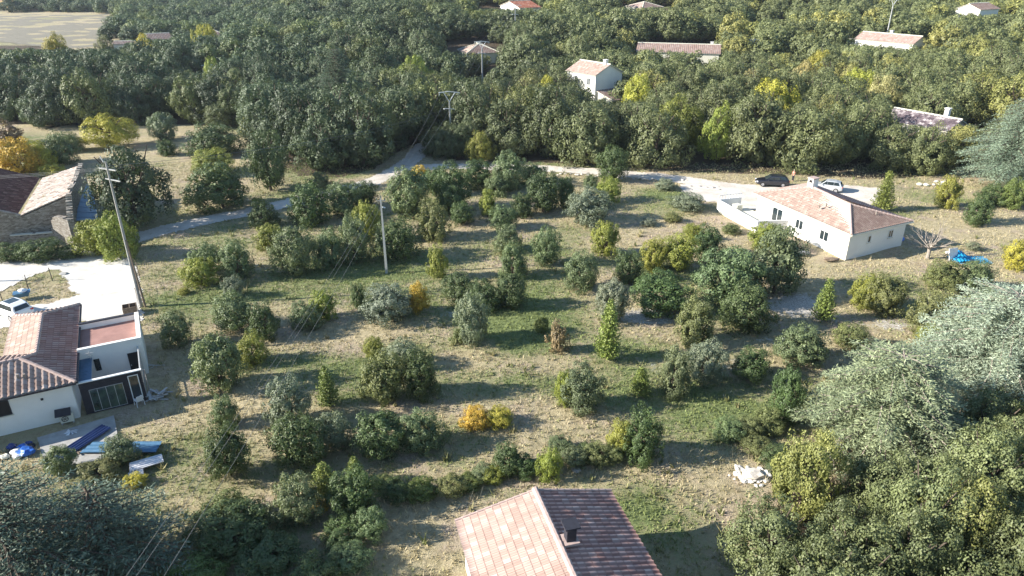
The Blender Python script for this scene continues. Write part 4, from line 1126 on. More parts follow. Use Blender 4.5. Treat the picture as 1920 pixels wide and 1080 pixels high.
simple_house('old house with dark mottled tiled roof between oaks and cedar', near, R(31), 6.6, 11.5, z0, 3.9, 1.7, 'y', roof='tile_dark', wall='render_grey', chim=(5.6, 3.6, 5.6))
near = G(280, 76, 3.4); z0 = th(near.x, near.y)
simple_house('far white house with pale hip roof left of the wood, beside a yellow tree', near, R(30), 7.0, 9.0, z0, 3.5, 1.8, 'x', roof='tile_pink', wall='render_cream')
near = G(366, 70, 3.6); z0 = th(near.x, near.y)
simple_house('far house with grey-pink hip roof behind two yellow trees', near, R(20), 11.0, 9.0, z0, 3.6, 2.2, 'x', hip=True, roof='tile_pink', wall='render_cream')
near = G(212, 81, 3.0); z0 = th(near.x, near.y)
simple_house('far low tiled outbuilding at the corner of the bare field', near, R(8), 8.5, 4.0, z0, 2.6, .9, 'x', roof='tile_pink', wall='render_cream')
near = G(975, 14, 13.2); z0 = th(near.x, near.y)
simple_house('far white house with bright red tiled roof at the top edge', near, R(28), 8.5, 16.0, z0, 13.0 - z0, 2.0, 'x', roof='tile_red', wall='render_white')
near = G(1205, 14, 13.2); z0 = th(near.x, near.y)
simple_house('far white villa with pale hip roof at the top edge', near, R(30), 9.5, 10.0, z0, 13.0 - z0, 1.9, 'y', hip=True, roof='tile_pale', wall='render_white')
near = G(1838, 20, 14.0); z0 = th(near.x, near.y)
simple_house('far tall white building at the top right edge', near, R(30), 11.0, 8.0, z0, 14.2 - z0, 1.8, 'x', roof='tile_pale', wall='render_white', wins=[('R', 3.5, 1.4, 1.6, 1.4)])
near = G(1432, 22, 9.6); z0 = th(near.x, near.y)
simple_house('small far white pavilion with pale roof', near, R(30), 4.2, 5.0, z0, 10.0 - z0, 1.4, 'y', roof='tile_pale', wall='render_white', wins=[('R', .8, .4, 1.0, 1.6), ('R', 2.2, .4, 1.0, 1.6)])
near = G(1440, 40, 8.4); z0 = th(near.x, near.y)
simple_house('far garden building with sandy roof below the small white pavilion', near, R(16), 6.0, 4.0, z0, 8.4 - z0, 1.0, 'x', roof='tile_pale', wall='render_cream')
near = near_on(384, 134, 3.2); z0 = th(near.x, near.y)
simple_house('tiny white gabled shed glimpsed in the left wood', near, R(38), 3.0, 2.6, z0, 3.2, 1.3, 'x', roof='tile_old', wall='render_white')
near = near_on(600, 138, 2.8); z0 = th(near.x, near.y)
simple_house('pale flat roofed shed glimpsed beside the cedar spire', near, R(20), 4.0, 3.0, z0, 2.8, .5, 'x', roof='tile_pale', wall='render_white')
# pale terrace wall in the wood
a = G(1394, 95, 5.0); b = G(1474, 94, 5.0)
tw = empty('garden_wall', (a.x, a.y, th(a.x, a.y)), math.atan2(b.y - a.y, b.x - a.x)); L = (b - a).length
MB().box(0, 0, -2, L, .35, 2.4).build('wall', M['render_cream'], tw); MB().box(-.1, -.1, 2.4, L + .1, .45, 2.55).build('coping', M['render_white'], tw)
MB().box(0, .45, 1.2, L, 6, 2.3).build('terrace', M['gravel_yard'], tw)
tag(tw, 'cream garden terrace wall in the wood below the small far pavilion', 'wall'); HOUSE_XY.append(((a.x + b.x) / 2, (a.y + b.y) / 2 + 1, L * .45))
a = G(1240, 66, 6.5)
tw = empty('garden_wall', (a.x, a.y + 22, th(a.x, a.y + 22)), .2); MB().box(0, 0, -1, 9, .4, 2.6).box(11, 0, -1, 20, .4, 2.6).build('wall', M['render_cream'], tw)
tag(tw, 'broken line of pale garden wall behind the long pale-roofed house', 'wall'); HOUSE_XY.append((a.x + 9, a.y + 22, 7))

# ---- the bungalow on the right
t = empty('bungalow', (MH[0], MH[1], 0), MHY)
o = .45; HW = 3.0
B_, C_, D_, A_ = (0, 0), (9.9, -.1), (11.2, 15.8), (1.6, 16.0)
def inset(p, dx, dy): return (p[0] + dx, p[1] + dy)
foot = [inset(B_, o, o), inset(C_, -o, o), inset(D_, -o, -o), inset(A_, o, -o)]
MB().prism(foot, -.6, HW).build('wall', M['render_white'], t)
e = [(B_[0], B_[1], HW), (C_[0], C_[1], HW), (D_[0], D_[1], HW), (A_[0], A_[1], HW)]
MB().hexa([(p[0], p[1], HW - .02) for p in e], [(p[0], p[1], HW + .05) for p in e]).build('soffit', M['render_cream'], t)
r1 = (4.7, 4.4, 4.55); r2 = (6.2, 11.0, 4.55)
zz = HW + .16; e = [(p[0], p[1], zz) for p in e]
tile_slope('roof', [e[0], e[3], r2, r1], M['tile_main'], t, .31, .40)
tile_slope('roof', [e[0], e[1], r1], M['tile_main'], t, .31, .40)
tile_slope('roof', [e[1], e[2], r2, r1], M['tile_shade_lift'], t, .31, .40)  # slope turned from the sun: tile colour brightened against its shade
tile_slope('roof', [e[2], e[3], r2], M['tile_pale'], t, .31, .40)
for a_, b_ in ((r1, r2), (r1, e[0]), (r1, e[1]), (r2, e[2]), (r2, e[3])): ridge(a_, b_, t, M['ridge_pink'], .14)
MB().tube([(.02, .02, HW - .02), (.38, .38, HW - .4), (.40, .40, -.1)], .055, 6).build('downpipe', M['render_cream'], t)
MB().bar((e[0][0] - .04, e[0][1], HW + .02), (e[3][0] - .04, e[3][1], HW + .02), .12).bar((e[0][0], e[0][1] - .05, HW + .02), (e[1][0], e[1][1] - .05, HW + .02), .12).build('gutter', M['render_cream'], t)
ch = MB().box(5.9, 10.9, 4.2, 6.8, 11.7, 5.6).build('chimney', M['render_white'], t); MB().box(5.8, 10.8, 5.6, 6.9, 11.8, 5.7).build('chimney_cap', M['ridge_pink'], ch); MB().box(5.885, 11.05, 5.1, 5.897, 11.5, 5.45).build('chimney_vent', M['dark'], ch)
wx = lambda y: .45 + .106 * (y - .45) - .012
dl = Vector((-1.6, -16.0, 0)).normalized(); nl = Vector((-16, 1.6, 0)).normalized()
def lw(y, z, w, h, sh=True, panes=2): window(t, (wx(y) - .01, y, z), dl, nl, w, h, panes, sh=sh)
lw(4.6, 1.0, 1.3, 1.15); lw(8.5, 1.0, 1.2, 1.15); lw(12.6, .35, 1.8, 2.0, True, 2)
window(t, (3.4, .385, 1.5), (1, 0, 0), (0, -1, 0), .5, .8, 1); window(t, (6.7, .345, 1.5), (1, 0, 0), (0, -1, 0), .75, .9, 2)
for x_, y_, z_ in ((2.3, 6.5, 4.0), (2.9, 6.1, 4.2), (6.2, 2.0, 3.95)):
    MB().tube([(x_, y_, z_ - .1), (x_, y_, z_ + .22)], [.10, .10], 6).build('roof_vent', M['rust_steel'], t)
tag(t, 'white single-storey bungalow with pink tiled hip roof on the right of the plot', 'house')
# terrace with parapet at its left end
t2 = empty('terrace', (MH[0], MH[1], 0), MHY)
MB().prism([(-2.3, 11.0), (1.2, 9.6), (2.3, 18.6), (-.8, 19.2)], -.5, .75).build('platform', M['render_cream'], t2)
par = MB(); pts = [(1.1, 9.5), (-2.4, 10.9), (-.9, 19.3), (2.4, 18.7)]
for p, q in zip(pts[:-1], pts[1:]): par.bar((p[0], p[1], 1.0), (q[0], q[1], 1.0), .2, 1.3)
par.build('parapet', M['render_white'], t2)
rl = MB()
for k in range(9):
    f = k / 8; x_ = -.9 + 3.3 * f; y_ = 19.3 - .6 * f; rl.box(x_ - .03, y_ - .03, 1.6, x_ + .03, y_ + .03, 2.2)
rl.bar((-.9, 19.3, 2.22), (2.4, 18.7, 2.22), .07).build('railing', M['frame_white'], t2)
MB().box(-.2, 16.6, .75, .7, 17.5, 1.5).box(-1.6, 15.6, .75, -.9, 16.3, 1.2).build('planter', M['render_cream'], t2)
tag(t2, 'bright white walled terrace at the left end of the bungalow', 'terrace')

# ---- the house in the foreground
t = empty('tiled_house', (FH[0], FH[1], 0), FHY)
MB().box(.4, -14, -.3, 8.45, -.4, 3.0).hexa([(.4, -14, 3), (8.45, -14, 3), (4.4, -14, 3.95)], [(.4, -.4, 3), (8.45, -.4, 3), (4.4, -.4, 3.95)]).build('wall', M['render_cream'], t)
E3 = 3.05
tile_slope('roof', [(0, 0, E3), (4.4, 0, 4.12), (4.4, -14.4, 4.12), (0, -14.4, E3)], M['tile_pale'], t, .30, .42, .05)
tile_slope('roof', [(8.85, 0, E3), (8.85, -14.4, E3), (4.4, -14.4, 4.12), (4.4, 0, 4.12)], M['tile_shade_lift'], t, .30, .42, .035, .015)  # same tile as the sunlit slope, its shade lifted in the colour
ridge((4.4, .05, 4.15), (4.4, -14.4, 4.15), t, M['ridge_pink'], .17)
for a_, b_ in (((0, .02, E3 + .02), (4.4, .02, 4.12)), ((8.85, .02, E3 + .02), (4.4, .02, 4.12))): ridge(a_, b_, t, M['ridge_pink'], .08)
cc = MB().box(4.72, -4.15, 3.8, 5.20, -3.70, 4.95).build('chimney', M['rust_steel'] if 0 else M['cladding'], t)
MB().box(4.58, -4.30, 5.13, 5.36, -3.55, 5.21).build('chimney_cap', M['cladding'], cc)
mb = MB()
for a_ in (4.74, 5.12):
    for b_ in (-4.12, -3.78): mb.box(a_, b_, 4.95, a_ + .05, b_ + .05, 5.13)
mb.build('cap_post', M['cladding'], cc)
MB().box(4.58, -4.32, 4.12, 5.34, -3.54, 4.26).build('chimney_base', M['ridge_pink'], cc)
tag(t, 'tiled gable roof house with a small dark chimney in the foreground', 'house')

# ---- the white house on the left
t = empty('white_house', (LH[0], LH[1], 0), LHY)
MB().box(-14.5, .4, -.3, -.4, 6.2, 3.0).box(-4.6, 6.2, -.3, -.4, 13.6, 3.0).build('wall', M['render_white'], t)
Z3 = 3.08; ap = (-3.3, 3.3, 4.13); apw = (-14.9, 3.3, 4.13); wz = 3.08 + 1.05 * 2.45 / 3.3
s1 = (-2.45, 4.15, wz); s2 = (-2.45, 11.3, wz)
tile_slope('roof', [(0, 0, Z3), ap, apw, (-14.9, 0, Z3)], M['tile_pink'], t, .40, .42, .06)
tile_slope('roof', [(0, 0, Z3), (0, 4.15, Z3), s1, ap], M['tile_shade_lift'], t, .36, .42, .045, up=None)  # east slopes take the tile copy coloured brighter to offset shade
tile_slope('roof', [(0, 4.15, Z3), (0, 13.9, Z3), s2, s1], M['tile_shade_lift'], t, .36, .42, .045)
tile_slope('roof', [(-4.9, 6.6, Z3), s1, s2, (-4.9, 13.9, Z3)], M['tile_main'], t, .30, .42, .04)
tile_slope('roof', [ap, s1, (-4.9, 6.6, Z3), (-14.9, 6.6, Z3), apw], M['tile_pink'], t, .36, .42, .05)
tile_slope('roof', [(0, 13.9, Z3), (-4.9, 13.9, Z3), s2], M['tile_main'], t, .33, .42, .05)
for a_, b_ in ((ap, (0, 0, Z3)), (ap, apw), (ap, s1), (s1, s2), (s2, (0, 13.9, Z3)), (s2, (-4.9, 13.9, Z3))): ridge(a_, b_, t, M['ridge_pink'], .15)
MB().bar((-14.9, -.06, 2.98), (0, -.06, 2.98), .12).bar((.06, 0, 2.98), (.06, 13.9, 2.98), .12).build('gutter', M['cladding'], t)
for x_, y_ in ((-3.4, 1.5), (-3.0, 1.35)): MB().tube([(x_, y_, 3.5), (x_, y_, 3.85)], .09, 6).build('roof_vent', M['rust_steel'], t)
window(t, (-5.3, .39, 1.5), (1, 0, 0), (0, -1, 0), 1.15, 1.15, 1, frame=M['cladding'], glass=M['dark'])
window(t, (-7.6, .39, .1), (1, 0, 0), (0, -1, 0), 1.0, 2.0, 1, frame=M['cladding'], glass=M['dark'])
MB().box(-2.35, .33, 2.05, -2.2, .395, 2.2).build('wall_lamp', M['dark'], t)
an = MB().box(0.0, 4.65, -.3, 4.3, 4.85, 3.2).box(4.1, 4.85, -.3, 4.3, 9.5, 3.2).box(0, 9.3, -.3, 4.1, 9.5, 3.2).build('annex_wall', M['render_white'], t)
MB().box(0, 4.87, 2.6, 4.08, 9.28, 2.73).build('flat_roof', M['membrane'], t)
MB().box(-.0, 4.6, 3.2, 4.36, 4.9, 3.26).box(4.05, 4.92, 3.2, 4.36, 9.56, 3.26).build('parapet_cap', M['render_white'], t)
MB().box(-.0, 9.24, 3.2, 4.0, 9.56, 3.28).build('parapet_tiles', M['cladding'], t)
d_ = MB().box(3.15, 4.60, .05, 4.0, 4.647, 2.1).build('door', M['dark'], t); MB().box(3.22, 4.57, 1.0, 3.28, 4.597, 1.12).build('handle', M['steel'], d_)
MB().box(.86, 4.60, 1.2, 1.25, 4.647, 2.2).build('window', M['glass'], t)
# dark clad veranda front
MB().box(0.0, .52, 0, 4.0, .64, 2.6).build('veranda_wall', M['cladding'], t)
sl = MB()
for k in range(14): sl.box(0.02, .505, .12 + k * .18, 3.98, .519, .13 + k * .18)
sl.build('cladding_joint', M['dark'], t)
MB().box(-.05, .46, 2.6, 4.06, .70, 2.67).build('coping', M['frame_white'], t)
w1 = MB()
for x_ in (.55, 1.05, 1.6, 2.15, 2.68): w1.box(x_ - .015, .46, .12, x_ + .015, .50, 1.95)
w1.box(.53, .462, 1.92, 2.70, .498, 1.95).box(.53, .462, .12, 2.70, .498, .15)
w1 = w1.build('window', M['galv'], t); MB().box(.58, .475, .17, 2.66, .504, 1.89).build('pane', M['glass_green'], w1)
w2 = MB()
for x_ in (3.12, 3.75): w2.box(x_ - .03, .46, .35, x_ + .03, .50, 2.35)
w2.box(3.09, .462, 2.3, 3.78, .498, 2.36).box(3.09, .462, .33, 3.78, .498, .39)
w2 = w2.build('window', M['frame_white'], t); MB().box(3.15, .475, .4, 3.72, .504, 2.29).build('pane', M['glass'], w2)
sr = MB().box(.0, .68, 2.40, .82, 4.6, 2.43)
for k in range(18): sr.box(.0, .72 + k * .215, 2.432, .82, .78 + k * .215, 2.46)
sr.build('sheet_roof', M['blue_steel'], t)
MB().box(0.02, .66, 0, 3.94, 4.58, .06).build('veranda_floor', M['concrete'], t)
sc = MB()
for k in range(11): sc.box(3.94, .70 + k * .38, .1, 4.0, .74 + k * .38, 2.55)
sc.box(3.94, .66, 2.5, 4.02, 4.6, 2.58).box(3.945, .66, 1.3, 3.995, 4.6, 1.36).box(3.945, .66, .1, 3.995, 4.6, .16)
for k in range(10): sc.bar((3.97, .72 + k * .38, .16), (3.97, 1.08 + k * .38, 2.5), .02)
sc.build('side_screen', M['galv'], t)
MB().tube([(.75, 4.3, 2.46), (.75, 4.3, 3.1)], .025, 5).bar((.5, 4.3, 2.95), (1.0, 4.3, 2.95), .04).bar((.58, 4.25, 2.7), (.92, 4.35, 2.7), .04).build('aerial', M['galv'], t)
tag(t, 'white house with tiled roofs, brown flat-roofed annex and dark clad veranda on the left', 'house')

def lpos(o, yaw, x, y): return rect(o, yaw, x, y)
def at_left(name, x, y, z, rz=0):
    q = lpos(LH, LHY, x, y); return empty(name, (q[0], q[1], z), LHY + rz)
t = at_left('armchair', 1.5, 1.6, .06, .5)
MB().box(-.4, -.4, .12, .4, .4, .45).build('seat', M['cloth_dark'], t, bevel=.04); MB().box(-.4, .3, .45, .4, .48, 1.0).build('backrest', M['cloth_dark'], t, bevel=.04)
for s_ in (-1, 1): MB().box(s_ * .44 - .08, -.4, .12, s_ * .44 + .08, .46, .65).build('armrest', M['cloth_dark'], t, bevel=.03)
for a_ in (-.35, .35):
    for b_ in (-.35, .4): MB().box(a_ - .03, b_ - .03, 0, a_ + .03, b_ + .03, .12).build('leg', M['dark'], t)
tag(t, 'black upholstered armchair on the walled veranda', 'armchair')
t = at_left('metal_bed_frame', 2.9, 1.9, .06)
mb = MB().tube([(-.6, .5, 0), (-.6, .5, 1.1), (-.4, .5, 1.25), (.7, .5, 1.25), (.9, .5, 1.1), (.9, .5, 0)], .025, 6).tube([(-.6, .5, .8), (.9, .5, .8)], .018, 5)
mb.build('headboard', M['steel'], t)
MB().tube([(-.6, -.8, 0), (-.6, -.8, .7), (.9, -.8, .7), (.9, -.8, 0)], .025, 6).build('footboard', M['steel'], t)
mb = MB().bar((-.6, .5, .4), (-.6, -.8, .4), .04).bar((.9, .5, .4), (.9, -.8, .4), .04)
for k in range(7): mb.bar((-.6, .3 - k * .16, .4), (.9, .3 - k * .16, .4), .03, .01)
mb.build('base', M['steel'], t)
MB().box(-.5, -.6, .42, .2, .1, .60).build('cushion', M['white_plastic'], t, bevel=.04)
tag(t, 'grey metal bed frame standing on the veranda', 'bed frame')
t = at_left('garden_chair', 3.45, .1, 0, 3.5)
MB().box(-.25, -.25, .40, .25, .25, .44).build('seat', M['white_plastic'], t, bevel=.015)
MB().hexa([(-.25, .22, .44), (.25, .22, .44), (.25, .27, .44), (-.25, .27, .44)], [(-.22, .32, .92), (.22, .32, .92), (.22, .36, .92), (-.22, .36, .92)]).build('backrest', M['white_plastic'], t)
for s_ in (-1, 1):
    MB().bar((s_ * .26, -.22, .62), (s_ * .26, .28, .64), .05, .03).build('armrest', M['white_plastic'], t)
    for b_ in (-.22, .24): MB().bar((s_ * .27, b_ * 1.1, 0), (s_ * .25, b_, .62 if b_ < 0 else .44), .04).build('leg', M['white_plastic'], t)
tag(t, 'white plastic chair in front of the narrow veranda window', 'chair')
t = at_left('air_conditioner', -1.15, .08, 0)
MB().box(-.42, -.22, .12, .42, .12, .78).build('casing', M['render_cream'], t, bevel=.02)
f_ = MB(); ring = [(.20 * math.cos(i * .3927) - .1, -.235, .45 + .20 * math.sin(i * .3927)) for i in range(17)]; f_.tube(ring, .02, 4)
for i in range(6): f_.bar((-.1, -.235, .45), (-.1 + .19 * math.cos(i * 1.047), -.235, .45 + .19 * math.sin(i * 1.047)), .04, .015)
f_.build('fan_grille', M['dark'], t)
MB().hexa([(-.62, -.50, .86), (.35, -.50, .80), (.35, .22, 1.02), (-.62, .22, 1.08)], [(-.62, -.50, .90), (.35, -.50, .84), (.35, .22, 1.06), (-.62, .22, 1.12)]).build('cover_board', M['cladding'], t)
for a_ in (-.35, .35): MB().box(a_ - .05, -.2, 0, a_ + .05, .1, .12).build('foot', M['concrete'], t)
tag(t, 'outdoor air conditioning unit under a dark board against the white wall', 'air conditioner')

# concrete slab and roofing sheets
ps = [(*p, ) for p in PATIO]
t = MB().prism([(p[0], p[1]) for p in ps], -.1, .07).build('patio', M['concrete'], None); t['kind'] = 'structure'
def panel(label, pts, mat, ribs=4, z=.12, th_=.06, layers=1, name='roofing_sheet', sag=0):
    P = [G(*p, z) for p in pts]; c = sum(P, Vector()) / 4
    t = empty(name, (c.x, c.y, z - .02)); Q = [p - c for p in P]     # Q0-Q1 long edge far, Q3-Q2 long edge near
    for L_ in range(layers):
        zz = L_ * (th_ + .02); of = Vector((.05 * L_, -.04 * L_, 0)); mb = MB(); n = 24
        secs = ribs * 4
        for i in range(secs):
            f0, f1 = i / secs, (i + 1) / secs; hgt = lambda k: (.05 if k % 4 in (1, 2) else 0)
            a0 = Q[0].lerp(Q[3], f0) + of; a1 = Q[0].lerp(Q[3], f1) + of; b0 = Q[1].lerp(Q[2], f0) + of; b1 = Q[1].lerp(Q[2], f1) + of
            u0 = Vector((0, 0, zz + hgt(i))); u1 = Vector((0, 0, zz + hgt(i + 1))); k = Vector((0, 0, .012))
            mb.hexa([a0 + u0, b0 + u0, b1 + u1, a1 + u1], [a0 + u0 + k, b0 + u0 + k, b1 + u1 + k, a1 + u1 + k])
        mb.build('sheet' if L_ else 'top_sheet', mat, t)
    mb = MB()
    for f in (.12, .5, .88):
        a0 = Q[0].lerp(Q[1], f); a1 = Q[3].lerp(Q[2], f); mb.bar(a0 - Vector((0, 0, .03)), a1 - Vector((0, 0, .03)), .08, .05)
    mb.build('batten', M['wood'], t)
    tag(t, label, 'sheet'); return t
panel('long dark navy ribbed roofing sheets lying across the concrete slab', [(78, 868), (190, 797), (208, 803), (90, 880)], M['navy_panel'], 4, .18, layers=2)
panel('slate blue ribbed roofing sheets lying beside the concrete slab', [(176, 829), (304, 828), (292, 848), (150, 849)], M['slate_panel'], 3, .18, layers=2)
panel('larger stack of white ribbed roofing panels on the grass', [(242, 870), (302, 853), (306, 867), (243, 886)], M['white_panel'], 4, .22, layers=3, name='wall_cladding_stack')
panel('smaller stack of white ribbed roofing panels on the grass', [(240, 888), (268, 880), (269, 891), (241, 902)], M['white_panel'], 4, .2, layers=2, name='wall_cladding_stack')
# white plastic bits on the slab
p = G(133, 810, .1); t = empty('plastic_sheet', (p.x, p.y, .075)); mb = MB()
for i in range(9):
    a = i * .75; L = random.uniform(.25, .6); mb.hexa([(0, 0, 0.005), (math.cos(a) * L, math.sin(a) * L * .7, .01), (math.cos(a + .35) * L * .8, math.sin(a + .35) * L * .6, .01)], [(0, 0, .12), (math.cos(a) * L, math.sin(a) * L * .7, .05), (math.cos(a + .35) * L * .8, math.sin(a + .35) * L * .6, .04)])
mb.build('sheet', M['white_plastic'], t); tag(t, 'crumpled white plastic on the shaded part of the concrete slab', 'plastic')
# heap of bagged rubbish
p = G(38, 850); HEAPC = (p.x, p.y)
def lump(rx, ry, rz, seed, n=10):
    rg = np.random.default_rng(seed); bm = bmesh.new(); bmesh.ops.create_icosphere(bm, subdivisions=2, radius=1)
    for v in bm.verts:
        c = v.co; k = 1 + .28 * (rg.uniform() - .5); v.co = Vector((c.x * rx * k, c.y * ry * k, max(-.0, (c.z + .8) * rz * k * .6)))
    me = bpy.data.meshes.new('lump'); bm.to_mesh(me); bm.free(); return me
for i, (dx, dy, s_, mt, lab) in enumerate([(.55, -.1, .55, 'blue_plastic', 'big bright blue bag on the right of the rubbish heap'), (-.15, .5, .34, 'blue_plastic', 'smaller blue bag at the back of the rubbish heap'), (-.9, .55, .32, 'navy_tarp', 'navy blue sack at the left back of the rubbish heap'),
        (-.2, -.05, .36, 'white_plastic', 'crumpled white bag in the middle of the rubbish heap'), (.15, -.45, .34, 'white_panel', 'grey-white bag at the front of the rubbish heap'), (-.65, -.5, .30, 'render_cream', 'flat beige sack at the front left of the rubbish heap'),
        (.35, .6, .30, 'cladding', 'black bag at the back right of the rubbish heap'), (-.5, .1, .3, 'cladding', 'black bag at the left of the rubbish heap'), (.0, .95, .26, 'navy_tarp', 'dark blue rag at the top of the rubbish heap')]):
    me = lump(s_, s_ * .85, s_ * .9, 60 + i); me.materials.append(M[mt]); ob = link(bpy.data.objects.new('rubbish_bag', me)); ob.location = (HEAPC[0] + dx, HEAPC[1] + dy, .0); tag(ob, lab, 'bag')
# debris against the veranda
p = G(292, 745); t = empty('plank_pile', (p.x, p.y, 0)); rg = random.Random(5)
for i in range(22):
    a = rg.uniform(-.5, 2.6); L = rg.uniform(.5, 1.3); cx_, cy_ = rg.uniform(-.7, .6), rg.uniform(-.5, .6); z_ = rg.uniform(.03, .35)
    MB().bar((cx_ - math.cos(a) * L / 2, cy_ - math.sin(a) * L / 2, z_), (cx_ + math.cos(a) * L / 2, cy_ + math.sin(a) * L / 2, z_ * .6 + .02), .16, .04).build('plank', M['pale_wood'] if i % 3 else M['galv'], t)
tag(t, 'untidy pile of grey planks and tiles at the corner of the veranda', 'planks')
p = G(281, 735); t = MB().bar((0, 0, 0), (-.1, .15, 1.9), .07).build('wooden_post', M['pale_wood']); t.location = (p.x, p.y, 0); tag(t, 'thin upright wooden post beside the plank pile', 'post')
p = G(282, 690); t = empty('garden_hose', (p.x, p.y, 0)); pts = [(.5 * math.cos(a) * (1 - .02 * i), .42 * math.sin(a) * (1 - .02 * i), .04 + .006 * i) for i, a in enumerate(np.linspace(0, 12.0, 40))] + [(1.0, .4, .04)]
MB().tube(pts, .025, 5).build('coil', M['galv'], t); tag(t, 'pale coiled hose on the grass beside the annex', 'hose')
p = G(144, 848 + 8); t = empty('scrap_wood', (p.x - .3, p.y + .2, .07)); mb = MB().bar((-.5, 0, .05), (.4, .1, .05), .12, .05).bar((-.1, -.1, .08), (.6, .15, .1), .1, .05).bar((.2, .1, .1), (.5, -.2, .12), .08, .05); mb.build('plank', M['wood'], t); tag(t, 'two bits of dark scrap wood on the lower edge of the slab', 'scrap wood')
# crate by the fence
p = G(246, 588); t = empty('wooden_crate', (p.x, p.y, .04), LHY); mb = MB()
for a_ in ((-.6, -.5, .6, -.45), (-.6, .45, .6, .5), (-.6, -.45, -.55, .45), (.55, -.45, .6, .45), (-.03, -.45, .03, .45)): mb.box(a_[0], a_[1], 0, a_[2], a_[3], .8)
mb.build('crate', M['wood'], t, bevel=.01); tag(t, 'brown wooden crate against the fence behind the annex', 'crate')
# tub / cart on the drive
p = G(45, 560); t = empty('wheelbarrow', (p.x, p.y, 0), .5)
MB().hexa([(-.5, -.3, .3), (.45, -.3, .3), (.45, .3, .3), (-.5, .3, .3)], [(-.75, -.45, .75), (.7, -.45, .75), (.7, .45, .75), (-.75, .45, .75)]).build('tray', M['slate_panel'], t)
MB().tube([(-.75 + .04 * 0, 0, .18), (-.78, 0, .18)], .01, 4).build('axle', M['steel'], t)
MB().tube([(-.8, -.05, .2), (-.8, .05, .2)], .2, 12).build('wheel', M['tyre'], t)
for s_ in (-1, 1): MB().tube([(-.8, s_ * .06, .2), (0, s_ * .28, .32), (1.15, s_ * .32, .62)], .025, 5).build('handle', M['galv'], t); MB().bar((.4, s_ * .25, .3), (.45, s_ * .28, 0), .04).build('leg', M['galv'], t)
me = lump(.42, .32, .34, 90); me.materials.append(M['white_plastic']); ob = link(bpy.data.objects.new('white_sack', me)); ob.location = (p.x + .1, p.y, .72); tag(ob, 'white sack lying in the blue-grey wheelbarrow', 'sack')
tag(t, 'blue-grey wheelbarrow on the verge near the white car', 'wheelbarrow')
p = G(120, 515); t = me = lump(.5, .35, .2, 95); me.materials.append(M['concrete']); ob = link(bpy.data.objects.new('stone', me)); ob.location = (p.x, p.y, 0.02); tag(ob, 'flat grey stone slab on the verge of the white driveway', 'stone')

# fence posts
def post_fence(label, pts, h=1.5, wires=3, group=None, mat='wood', name='wire_fence', r=.05):
    t = empty(name, (pts[0][0], pts[0][1], 0)); o_ = Vector((pts[0][0], pts[0][1], 0)); tops = []
    for q in pts:
        v = Vector((q[0], q[1], 0)) - o_; MB().tube([v + Vector((0, 0, -.2)), v + Vector((random.uniform(-.06, .06), 0, h))], [r, r * .8], 6).build('post', M[mat], t); tops.append(v)
    mb = MB()
    for k in range(wires):
        z_ = h * (.3 + .6 * k / max(1, wires - 1))
        for a_, b_ in zip(tops[:-1], tops[1:]): mb.tube([a_ + Vector((0, 0, z_)), (a_ + b_) / 2 + Vector((0, 0, z_ - .04)), b_ + Vector((0, 0, z_))], .008, 4)
    mb.build('wire', M['wire'], t); tag(t, label, 'fence')
post_fence('row of dark fence posts between the driveway and the meadow', [G(*p) for p in ((262, 520), (261, 545), (261, 570), (263, 600), (268, 628))], 1.7, 4)
post_fence('thin dark posts with wire along the verge of the white driveway', [G(*p) for p in ((-60, 600), (5, 565), (53, 541), (99, 527))], 1.5, 2, mat='cladding', r=.04)

# ---- stone ruin
t = empty('stone_barn', (-52.0, 80.5, 0)); O = Vector((-52.0, 80.5, 0))
def wp(x, y, z): return (x - O.x, y - O.y, z)
bP, cP, dP, aP = G(152, 310, 5.0), G(128, 365, 5.0), G(38, 405, 3.2), G(80, 335, 3.2)
def rag_wall(a, b, z0, tops, thick, nseg, seed, name, par):
    rg = random.Random(seed); a = Vector((a[0], a[1], 0)); b = Vector((b[0], b[1], 0)); d = (b - a); L = d.length; d.normalize(); n_ = Vector((-d.y, d.x, 0)) * thick / 2; mb = MB()
    for i in range(nseg):
        f0, f1 = i / nseg, (i + 1) / nseg; tz = np.interp((f0 + f1) / 2, [q[0] for q in tops], [q[1] for q in tops]) + rg.uniform(-.13, .13)
        k = .001 * (i % 2); p0 = a + d * L * f0; p1 = a + d * L * f1; m_ = n_ * (1 + k * 20)
        mb.hexa([p0 - m_ + Vector((0, 0, z0)), p1 - m_ + Vector((0, 0, z0)), p1 + m_ + Vector((0, 0, z0)), p0 + m_ + Vector((0, 0, z0))], [p0 - m_ + Vector((0, 0, tz)), p1 - m_ + Vector((0, 0, tz + rg.uniform(-.05, .05))), p1 + m_ + Vector((0, 0, tz)), p0 + m_ + Vector((0, 0, tz))])
    return mb.build(name, M['stone'], par)
W3 = lambda v, z=None: (v.x - O.x, v.y - O.y, v.z if z is None else z)
